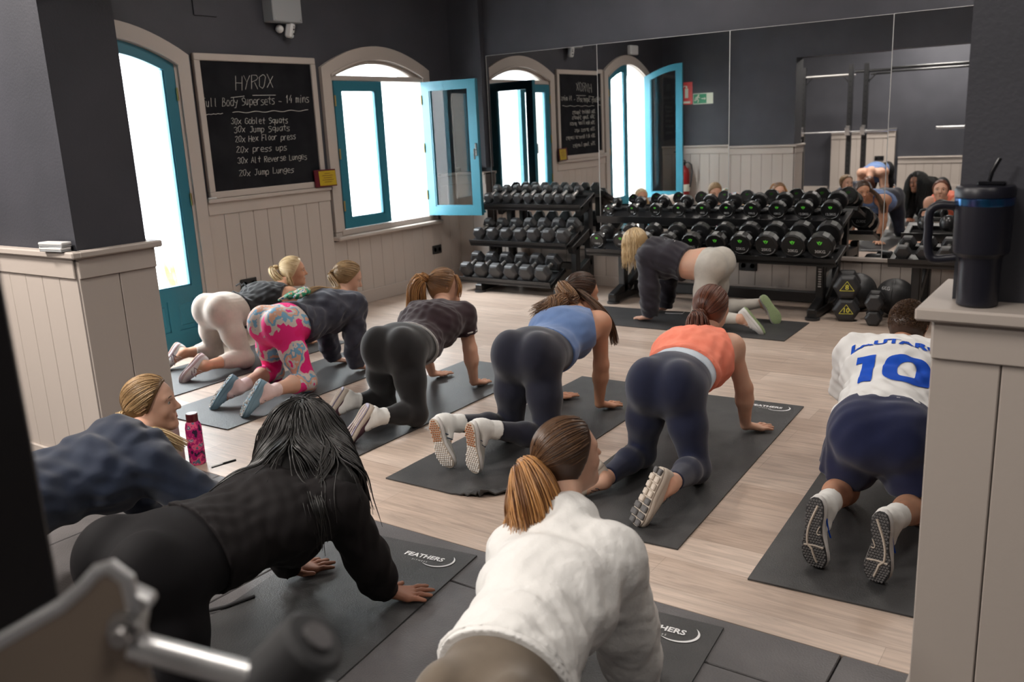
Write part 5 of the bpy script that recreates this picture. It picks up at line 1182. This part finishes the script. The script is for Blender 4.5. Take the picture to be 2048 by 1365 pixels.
cl('navy_shorts', (.008, .012, .050)); cl('print_blue', (.0, .06, .46), (.0, .07, .5), sh=0); cl('charcoal_hoodie', (.016, .013, .020)); cl('grey_leggings', (.46, .43, .385)); cl('faded_black', (.0055, .004, .0045), sh=0); cl('jet_leggings', (.0025, .002, .003), sh=0); cl('navy_fleece', (.009, .015, .034), (.018, .027, .050))
mat('white_jacket', (.76, .75, .73), .5, spec=.3, bump=(26, .55)); cl('olive_leggings', (.125, .098, .072)); cl('white_sock', (.70, .69, .66)); cl('pink_sock', (.70, .52, .50)); cl('trim_white', (.62, .60, .58)); cl('white_lining', (.45, .44, .43))
bands('printed_leggings', [(0, (.80, .012, .17)), (.40, (.80, .02, .20)), (.465, (.62, .52, .47)), (.515, (.17, .36, .52)), (.545, (.66, .36, .25)), (.585, (.60, .57, .56)), (.62, (.78, .02, .22))], 5.2, detail=4, stretch=(1, 1, .8))
bands('scarf_print', [(0, (.02, .22, .11)), (.46, (.10, .42, .28)), (.52, (.62, .30, .16)), (.57, (.66, .60, .55)), (.62, (.05, .18, .28))], 30)
for n, a in (('hair_blonde', ((.30, .18, .07), (.62, .44, .22), (.72, .56, .34))), ('hair_dark_blonde', ((.12, .065, .025), (.36, .22, .10), (.46, .30, .15))), ('hair_copper', ((.12, .04, .012), (.42, .19, .055), (.55, .28, .10))), ('hair_brown', ((.030, .014, .008), (.085, .040, .020), (.13, .065, .03))), ('hair_dark', ((.016, .008, .005), (.045, .020, .011), (.07, .032, .016))), ('hair_auburn', ((.040, .012, .007), (.11, .032, .016), (.16, .055, .028))), ('hair_black', ((.002, .002, .002), (.007, .006, .006), (.016, .014, .013))), ('hair_caramel', ((.07, .032, .014), (.20, .10, .045), (.32, .17, .08)))): hair_mat(n, *a)
for n, c in (('shoe_white', (.66, .64, .62)), ('shoe_pinkish', (.55, .42, .42)), ('shoe_blue', (.19, .31, .39)), ('shoe_plum', (.075, .030, .045)), ('shoe_grey', (.40, .39, .36)), ('shoe_cream', (.60, .52, .44)), ('gum', (.36, .13, .045)), ('out_cream', (.50, .43, .36)), ('out_orange', (.62, .26, .12)), ('out_lilac', (.30, .27, .35)), ('out_green', (.30, .38, .20)), ('out_black', (.020, .020, .022)), ('out_grey', (.11, .105, .105)), ('speck_brown', (.22, .15, .11)), ('navy_mark', (.01, .03, .07)), ('shoe_black', (.014, .014, .016))): mat(n, c, .55, bump=(300, .1))
mat('hair_black_matte', (.004, .0035, .0035), .7, spec=.2)
SH = {'pink': dict(upper='shoe_white', mid='shoe_pinkish', out='shoe_pinkish', tread='ridges', tr='out_orange', tr2='shoe_pinkish', lace='shoe_white', thick=.034, stripe=('shoe_plum', ((.38, .16), (.48, .14), (.44, -.02)))),
      'blue': dict(upper='shoe_blue', mid='shoe_blue', out='shoe_blue', tread='speck', tr='out_cream', tr2='speck_brown', tr3='shoe_white', lace='navy_mark', thick=.030),
      'plum': dict(upper='shoe_plum', mid='shoe_cream', out='out_lilac', tread='ridges', tr='shoe_cream', tr2='shoe_plum', lace='shoe_plum', thick=.036),
      'gum': dict(upper='shoe_grey', mid='shoe_white', out='out_cream', tread='dots', tr='shoe_white', tr2='gum', lace='shoe_white', thick=.028, stripe=('navy_mark', ((.34, .10), (.42, .10)))),
      'cloud': dict(upper='shoe_cream', mid='shoe_cream', out='out_cream', tread='blocks', tr='shoe_cream', tr2='out_grey', lace='shoe_black', thick=.034),
      'dark': dict(upper='shoe_white', mid='shoe_white', out='out_black', tread='lines', tr='out_grey', tr2='out_cream', lace='navy_mark', thick=.032, stripe=('print_blue', ((.30, .30),))),
      'green': dict(upper='shoe_white', mid='shoe_white', out='out_green', tread='dots', tr='out_green', lace='shoe_white', thick=.030, stripe=('trim_white', ((.30, .28),))),
      'plain': dict(upper='shoe_black', mid='shoe_white', out='out_grey', tread='dots', tr='out_black', lace='shoe_black')}
BK = (0, -1, 0)
# -- nearest the door
p = build_person('blonde woman in a black vest and cream leggings on the mat nearest the door', (-5.07, 3.70, .385), (-5.10, 4.24, .415), [(-5.24, 3.75), (-4.87, 3.72)], [(-5.30, 4.38), (-4.95, 4.36)], (-5.10, 4.42, .555), (.62, .78, -.05), s=.93, skin='skin_tan', toes=[(-5.36, 3.37, .005), (-5.00, 3.27, .005)], tdir=[(0, -.17, -.16), (-.08, -.15, -.17)], sole=[(-.75, -.45, .3), (-.80, -.40, .3)], shoes=SH['pink'], waist_drop=.05, hipw=.079, wide=1.0)
leggings(p, 'cream_leggings', .62, .34, wr=lambda X, Y, Z: .0007 * np.sin(Z * 420 + Y * 60 + X * 90) + 0 * X); t_ = top(p, 'black_knit', 'tank_top', .27, 0, .014, folds(0.0062, 79, 1), armhole=.118)
hr = cap_hair(p, 'hair_blonde'); tie = p.q(-.108, .035, 0); comb_to(p, hr, tie, 'hair_blonde', 240, seed=1)
tail(p, hr, [tie, tie + V(-.02, -.05, -.01), tie + V(.03, -.05, -.08), tie + V(.10, .02, -.15)], 'hair_blonde', 110, .012, .030, .0028, 11, .008); tail(p, hr, [p.q(-.05, .0, .07), p.q(-.04, -.06, .085), p.q(-.02, -.12, .09)], 'hair_blonde', 50, .012, .02, .0026, 12, .006, name='side_hair'); tie_ring(p, hr, tie, p.hf, 'black_knit')
obj('drawstring_bow', MB().tube([(-.06, .215, .525), (-.02, .22, .545), (0, .22, .53), (.03, .215, .55), (.06, .21, .525)], .005, n=6), 'black_knit', p.body, smooth=True)
# -- printed leggings
p = build_person('woman in pink and blue patterned leggings and a dark grey sweatshirt', (-4.20, 3.47, .41), (-4.19, 3.98, .465), [(-4.40, 3.57), (-4.02, 3.50)], [(-4.33, 4.09), (-4.06, 4.02)], (-4.235, 4.13, .60), (.55, .74, -.38), s=.95, skin='skin_fair', toes=[(-4.32, 2.99, .005), (-4.01, 2.97, .005)], tdir=[(-.08, -.14, -.18), (-.06, -.13, -.20)], sole=[(-.45, -.75, .40), (-.38, -.80, .40)], shoes=SH['blue'], hand_rot=(25, 15), waist_drop=.04, hipw=.079, wide=1.0)
leggings(p, 'printed_leggings', .34, .36); socks(p, 'pink_sock', .78, off=.005)
t_ = top(p, 'heather_navy', 'sweatshirt', .24, 1.92, .018, folds(0.0081, 62, 2), sleeve_loose=.012)
hr = cap_hair(p, 'hair_dark_blonde'); tie = p.q(-.105, .015, .01); comb_to(p, hr, tie, 'hair_dark_blonde', 240, seed=2)
pl = [tie, tie + V(-.012, -.03, -.025), p.nb + p.upn * .055 - p.ax * .02, V(-4.22, 3.83, .575), V(-4.23, 3.74, .565)]
tail(p, hr, pl, 'hair_dark_blonde', 110, .017, .021, .0026, 21, .004, name='braid', short=.05); tie_ring(p, hr, tie, p.hf, 'hair_brown', .014)
sc_ = sdf('scarf', [ellipsoid(V(-4.24, 3.74, .575), (p.rt, p.ax, p.upn), (.045, .05, .03), .02), ellipsoid(V(-4.27, 3.67, .565), (p.rt, p.ax, p.upn), (.03, .05, .02), .02), ellipsoid(V(-4.20, 3.67, .565), (p.rt, p.ax, p.upn), (.025, .05, .02), .02), capsule(V(-4.27, 3.68, .56), V(-4.31, 3.60, .545), .018, .010, .02)], .006, 'scarf_print', hr, p.org, wrinkle=folds(0.0031, 154, 5))
# -- maroon tee
p = build_person('woman in a maroon tee, black leggings and white ankle socks looking ahead', (-3.145, 3.36, .40), (-3.29, 3.93, .478), [(-3.29, 3.40), (-3.00, 3.33)], [(-3.49, 4.11), (-3.14, 4.07)], (-3.375, 4.09, .605), (.50, .86, .02), s=.97, skin='skin_fair', toes=[(-3.48, 3.08, .005), (-3.16, 2.93, .005)], tdir=[(-.10, -.10, -.20), (-.11, -.10, -.20)], sole=[(-.55, -.70, .35), (-.42, -.85, .25)], shoes=SH['plum'], waist_drop=.055, hand_rot=(20, 10), hipw=.079, wide=1.0)
leggings(p, 'black_leggings', .88, .40); socks(p, 'white_sock', .80, off=.008)
t_ = top(p, 'maroon_black', 't_shirt', .31, .50, .012, folds(0.0043, 84, 3), sleeve_loose=.006)
band(p, 'trim_white', 'waist_piping', .315, .006, .0150)
for i in range(2):
    S, E = p.shs[i], p.elb[i]; d = nrm(E - S); band(p, 'trim_white', 'sleeve_piping', 0, .010, .0185, [capsule(S, E, .052 * p.s, .044 * p.s, .03)], S + (E - S) * .47, d)
hr = cap_hair(p, 'hair_caramel'); tie = p.q(-.100, .055, -.01); comb_to(p, hr, tie, 'hair_caramel', 260, seed=3)
tail(p, hr, [tie, tie + V(-.022, -.038, .012), tie + V(-.045, -.065, -.05), tie + V(-.05, -.07, -.14), tie + V(-.055, -.085, -.22)], 'hair_copper', 600, .016, .062, .0018, 31, .012); tie_ring(p, hr, tie, p.hf, 'hair_brown'); tail(p, hr, [p.q(.06, .07, .05), p.q(.07, .0, .075), p.q(.06, -.07, .07)], 'hair_copper', 36, .008, .014, .0024, 32, .004, name='fringe_hair')
# -- blue vest
p = build_person('woman in a blue vest and navy leggings with tan soled trainers', (-2.295, 3.37, .455), (-2.375, 3.93, .512), [(-2.42, 3.38), (-2.165, 3.32)], [(-2.545, 4.065), (-2.24, 4.03)], (-2.425, 4.11, .625), (.48, .84, -.22), s=.97, skin='skin_tan', toes=[(-2.46, 2.915, .005), (-2.315, 2.92, .005)], tdir=[(.05, .03, -.25), (0, .01, -.25)], sole=[(.06, -1, -.05), (-.12, -1, -.05)], shoes=SH['gum'], waist_drop=.045, hand_rot=(25, 30), hipw=.080, wide=1.0)
leggings(p, 'navy_leggings', .88, .36); socks(p, 'white_sock', .79, off=.008)
t_ = top(p, 'blue_vest', 'vest_top', .32, 0, .010, folds(0.0019, 79, 4), armhole=.105)
hr = cap_hair(p, 'hair_dark'); tie = p.q(-.100, .03, .0); comb_to(p, hr, tie, 'hair_dark', 260, seed=4)
tail(p, hr, [tie, tie + V(-.012, -.035, -.005), p.nb + p.upn * .07 - p.rt * .03, p.sh + p.upn * .085 - p.ax * .05 - p.rt * .09, p.sh + p.upn * .070 - p.ax * .17 - p.rt * .125], 'hair_caramel', 700, .020, .062, .0018, 41, .013, flat=1.); tail(p, hr, [tie, tie + V(.08, .0, -.03), tie + V(.18, .0, -.10), tie + V(.245, .02, -.2), tie + V(.265, .035, -.31)], 'hair_brown', 120, .010, .024, .0025, 42, .012, name='front_lock'); tie_ring(p, hr, tie, p.hf, 'hair_dark')
# -- coral top
p = build_person('woman in a sleeveless coral top and navy leggings seen from behind', (-1.565, 3.34, .408), (-1.63, 3.87, .475), [(-1.70, 3.37), (-1.42, 3.32)], [(-1.83, 4.07), (-1.42, 4.045)], (-1.645, 4.04, .62), (.10, .97, .12), s=.98, skin='skin_fair', toes=[(-1.83, 2.86, .005), (-1.46, 2.81, .005)], tdir=[(-.07, -.17, -.12), (-.07, -.09, -.21)], sole=[(-.6, -.4, .5), (-.50, -.86, .05)], shoes=SH['cloud'], waist_drop=.02, hand_rot=(-10, 45), hipw=.078, wide=.98, elbow_out=.03)
leggings(p, 'royal_navy', .86, .30)
t2 = top(p, 'pale_blue', 'undershirt', .26, 0, .007, folds(0.0012, 66, 6), armhole=.10)
t_ = top(p, 'coral', 'tank_top', .42, 0, .020, folds(.0042, 74, 5), armhole=.118)
hr = cap_hair(p, 'hair_auburn'); tie = p.q(-.110, -.01, 0); comb_to(p, hr, tie, 'hair_auburn', 300, seed=5)
tail(p, hr, [tie, tie + V(0, -.035, .0), tie + V(0, -.05, -.05), tie + V(0, -.03, -.09)], 'hair_auburn', 600, .016, .062, .0018, 51, .010, flat=1.0); tie_ring(p, hr, tie, p.hf, 'hair_dark', .014)
# -- man in the football shirt
p = build_person('man in a white football shirt numbered 10 and navy shorts beside the right pillar', (-.672, 3.30, .352), (-.745, 3.88, .507), [(-.825, 3.38), (-.545, 3.34)], [(-.98, 4.08), (-.55, 4.06)], (-.745, 4.04, .600), (.05, .92, -.30), s=.97, skin='skin_tan', toes=[(-.772, 2.805, .006), (-.568, 2.80, .006)], tdir=[(.01, -.03, -.27), (0, -.02, -.27)], sole=[(-.10, -1, .10), (-.14, -1, .10)], shoes=SH['dark'], waist_drop=.01, bust=0, male=True, hipw=.078, wide=.97)
leggings(p, 'navy_shorts', .54, .09, .016, 'shorts', thigh_only=True, wr=folds(0.0037, 57, 7), loose=.008); socks(p, 'white_sock', .74, off=.007)
t_ = top(p, 'white_shirt', 'football_shirt', .03, .75, .026, folds(0.0068, 66, 8), sleeve_loose=.018)
c0 = p.hip + p.ax * p.L * .54; xd = p.rt; yd = nrm(p.ax * V(1, 1, 0)); pb = nrm(p.upn + V(0, -.25, 0))
one = [(0, .80), (0, 1), (.42, 1), (.42, 0), (.14, 0), (.14, .80)]; vs = [(x * .17 - .135, y * .20 - .10, 0) for x, y in one]; fs = [(0, 5, 2, 1), (5, 4, 3, 2)]
n0 = len(vs); N_ = 32                                              # the nought: a rounded slab with a slot
for k in range(N_):
    a_ = 2 * PI * k / N_; c_, s_ = math.cos(a_), math.sin(a_); ex = lambda v, e: abs(v) ** e * (1 if v > 0 else -1)
    vs += [(.055 + .085 * ex(c_, .62), .10 * ex(s_, .62), 0), (.055 + .032 * ex(c_, .6), .058 * ex(s_, .6), 0)]
fs += [(n0 + 2 * k, n0 + 2 * ((k + 1) % N_), n0 + 2 * ((k + 1) % N_) + 1, n0 + 2 * k + 1) for k in range(N_)]
decal('shirt_number', ([(v[0] * 1.0, v[1] * 1.12 - .02, 0) for v in vs], fs), p, t_, .2, tuple(c0), xd, yd, 'print_blue', t_, probe=pb)
vs, fs = text_mesh('LAUTARO', .074, bold=.0035, spacing=1.05, res=8); decal('shirt_name', ([(v[0], v[1] - .02, 0) for v in vs], fs), p, t_, .07, tuple(p.hip + p.ax * p.L * .835), xd, yd, 'print_blue', t_, probe=pb)
hr = cap_hair(p, 'hair_dark', .004, -.07, 'short_hair', front=(.012, -.02)); rg = np.random.default_rng(9); P_ = []
while len(P_) < 4200:
    d = nrm(rg.normal(size=3))
    if .868 * (d @ p.hf) - .496 * (d @ p.hu) > .12 or d @ p.hu < -.75: continue
    a = ell_r(p, d[None], 1.04)[0]; L_ = .007 + .011 * max(0, d @ p.hu); P_.append(np.stack([a + nrm(d + rg.normal(size=3) * .3 + p.hf * .35) * L_ * k / 3 for k in range(4)]))
strands('cropped_hair', np.array(P_), .0015, 'hair_brown', hr, p.org, .3)
# -- instructor
p = build_person('instructor with a blonde bob in a dark hoodie and pale grey leggings by the dumbbells', (-2.535, 6.22, .445), (-3.00, 6.24, .515), [(-2.58, 6.07), (-2.56, 6.35)], [(-3.03, 6.08), (-3.07, 6.42)], (-3.165, 6.20, .60), (-.88, -.05, -.48), s=.96, skin='skin_fair', toes=[(-2.04, 6.03, .005), (-2.065, 6.38, .005)], tdir=[(.15, .02, -.18), (.13, .0, -.19)], sole=[(.70, .25, .6), (.55, -.75, .35)], shoes=SH['green'], hand_rot=(10, 0), waist_drop=.03, hipw=.085)
leggings(p, 'grey_leggings', .98, .14)
hood = [ellipsoid(p.nb - p.ax * .035 + p.upn * .045, (p.rt, p.ax, p.upn), (.105, .062, .045), .03), capsule(p.nb - p.rt * .085 + p.upn * .01, p.nb + p.rt * .085 + p.upn * .01, .035, .035, .04)]
t_ = top(p, 'charcoal_hoodie', 'hoodie', .42, 1.90, .022, folds(0.0068, 62, 10), sleeve_loose=.014, extra=hood, neck=.05)
m_ = ([(v[0] * .8, v[1], 0) for v in text_mesh("' - . _ -", .05, bold=.001)[0]], text_mesh("' - . _ -", .05, bold=.001)[1]); decal('back_print', m_, p, t_, .05, tuple(p.hip + p.ax * p.L * .74), tuple(p.ax), tuple(-p.rt), 'trim_white', t_)
hr = cap_hair(p, 'hair_blonde', .010, -.06); hang(p, hr, 'hair_blonde', 420, (.17, .24), seed=10, jitter=.04, stiff=.62, front=.45, wave=.0015)
wr_ = p.wri[0]; obj('watch_strap', MB().tube([tuple(wr_ - p.org + V(math.cos(a) * .030, math.sin(a) * .028, .012)) for a in np.linspace(0, 2 * PI, 17)[:-1]], .008, n=8, closed=True), 'black_rubber', p.body, smooth=True); obj('watch_face', MB().box(tuple(wr_ - p.org + V(-.005, -.032, .016)), (.034, .012, .036), bev=.004), 'black_urethane', p.body)
# -- black hair, foreground
p = build_person('woman with long loose black hair all in black, on hands and knees at the front', (-2.12, 1.22, .395), (-2.08, 1.76, .43), [(-2.28, 1.24), (-1.98, 1.20)], [(-2.30, 1.90), (-1.875, 1.94)], (-2.235, 1.925, .535), (-.30, .93, -.05), s=1.04, skin='skin_brown', toes=[(-2.25, .78, .006), (-2.0, .74, .006)], tdir=[(0, -.10, -.24), (0, -.10, -.24)], sole=[(0, -1, .3), (0, -1, .3)], shoes=SH['plain'], hand_rot=(15, 42), waist_drop=.02, hipw=.09, wide=1.02, elbow=[None, (-1.90, 1.83, .20)], bust=.06)
leggings(p, 'jet_leggings', .97, .38); t_ = top(p, 'faded_black', 'long_sleeved_top', .25, 1.93, .014, folds(0.0043, 75, 11), sleeve_loose=.008)
q = p.q; mass = [ellipsoid(q(-.03, .02, 0), (p.hf, p.hu, p.hr), (.105, .098, .098), .04), capsule(q(-.07, -.03, .0), p.sh + p.upn * .075 - p.ax * .05, .085, .070, .05), capsule(q(-.02, -.02, .075), p.shs[1] + p.upn * .05 + p.ax * .03, .055, .045, .04), capsule(p.shs[1] + p.upn * .05 + p.ax * .03, p.shs[1] + p.ax * .085 - p.upn * .10, .042, .022, .04), capsule(q(-.02, -.02, -.075), p.sh - p.rt * .10 + p.upn * .065 - p.ax * .05, .05, .035, .04)]
hr = cap_hair(p, 'hair_black_matte', -.004, -.60, extra=mass, front=(.012, -.02))
drape(p, hr, mass + [p.tor[i] for i in range(len(p.tor))] + [a_[0] for a_ in p.armp], 'hair_black', 2400, (.30, .50), (.004, .022), part=nrm(p.hu * .95 + p.hr * .1), seed=12, front=.06)
obj('hair_clip', MB().tube([tuple(p.sh - p.org + V(-.16, -.22, .125)), tuple(p.sh - p.org + V(-.13, -.20, .135)), tuple(p.sh - p.org + V(-.12, -.16, .135))], .004, n=6), 'black_plastic', p.body, smooth=True)
# -- navy hoodie, left
p = build_person('woman in a navy fleece hoodie with a low ponytail, in profile beside the left pillar', (-3.07, 1.24, .365), (-3.03, 1.74, .385), [(-3.21, 1.26), (-2.93, 1.24)], [(-3.24, 1.96), (-2.86, 1.97)], (-3.10, 1.90, .535), (.72, .69, .02), s=.97, skin='skin_fair', toes=[(-3.20, .80, .006), (-2.95, .78, .006)], tdir=[(0, -.10, -.24), (0, -.10, -.24)], sole=[(0, -1, .3), (0, -1, .3)], shoes=SH['plain'], waist_drop=.02, hipw=.086, wide=.98, elbow=[None, (-2.775, 1.85, .20)])
leggings(p, 'navy_leggings', .97, .38)
hood = [ellipsoid(p.nb - p.ax * .065 + p.upn * .060, (p.rt, p.ax, p.upn), (.125, .070, .050), .012), capsule(p.nb - p.rt * .10 + p.upn * .02, p.nb + p.rt * .10 + p.upn * .02, .042, .042, .014)]
t_ = top(p, 'navy_fleece', 'hoodie', .18, 1.93, .024, folds(0.0074, 53, 13), sleeve_loose=.018, extra=hood, neck=.05)
hr = cap_hair(p, 'hair_dark_blonde', .008); tie = p.q(-.105, -.035, .0); comb_to(p, hr, tie, 'hair_dark_blonde', 320, seed=13)
tail(p, hr, [tie, tie + V(.02, -.045, .0), tie + V(.09, -.03, -.035), tie + V(.17, .04, -.075), tie + V(.23, .09, -.13)], 'hair_blonde', 150, .013, .024, .0026, 14, .006); tie_ring(p, hr, tie, p.hf, 'black_knit', .015)
# -- white jacket
p = build_person('woman in a white jacket and brown leggings with a copper ponytail at the front', (-.955, 1.20, .392), (-1.075, 1.70, .487), [(-1.10, 1.18), (-.83, 1.16)], [(-1.28, 1.93), (-.985, 1.93)], (-1.165, 1.88, .675), (.42, .90, .10), s=.90, skin='skin_fair', toes=[(-1.1, .72, .006), (-.85, .70, .006)], tdir=[(0, -.10, -.24), (0, -.10, -.24)], sole=[(0, -1, .3), (0, -1, .3)], shoes=SH['plain'], waist_drop=.0, hipw=.098, wide=.84, elbow=[None, (-.965, 1.80, .28)], roll=.10)
leggings(p, 'olive_leggings', .97, .46)
f1_, f2_ = folds(.0058, 46, 14), folds(.0018, 120, 18)
jacket_folds = lambda X, Y, Z: f1_(X, Y, Z) + f2_(X, Y, Z) * 1.0
col = [capsule(p.nb - p.ax * .02, p.nb + (p.hc - p.nb) * .18, .064, .058, .02), capsule(p.nb + p.rt * .05, p.nb + p.rt * .12 + p.ax * .04, .018, .010, .02)]
t_ = top(p, 'white_jacket', 'jacket', .20, 1.88, .024, jacket_folds, sleeve_loose=.020, extra=col, neck=.07)
band(p, 'white_jacket', 'gathered_hem', .21, .035, .020)
hr = cap_hair(p, 'hair_dark', .010); tie = p.q(-.112, -.005, -.015); comb_to(p, hr, tie, 'hair_brown', 380, seed=15)
tail(p, hr, [tie, tie + V(.006, -.032, .002), tie + V(.034, -.060, -.045), tie + V(.050, -.080, -.105), tie + V(.046, -.105, -.155)], 'hair_copper', 1100, .014, .078, .0017, 16, .006, flat=1.0); tie_ring(p, hr, tie, p.hf, 'scarf_print', .016)
# -- seen only in the mirror
p = build_person('woman in a strappy blue top with her head hanging, seen only in the mirror', (-3.22, -.83, .50), (-3.22, -.27, .53), [(-3.35, -.82), (-3.09, -.82)], [(-3.40, -.20), (-3.04, -.20)], (-3.22, -.10, .375), (0, -.25, -.95), s=1.02, skin='skin_fair', toes=[(-3.35, -1.28, .006), (-3.09, -1.28, .006)], tdir=[(0, -.10, -.24), (0, -.10, -.24)], sole=[(0, -1, .3), (0, -1, .3)], shoes=SH['plain'], waist_drop=-.04, hair_up=(0, 1, 0), h=.007)
leggings(p, 'jet_leggings', .97, .36, h=.008); t_ = top(p, 'blue_vest', 'strappy_top', .40, 0, .008, armhole=.075, h=.008)
hr = cap_hair(p, 'hair_dark', .010); hang(p, hr, 'hair_auburn', 260, (.22, .34), part=nrm(p.hu), seed=17, jitter=.04, stiff=.6, front=.4)
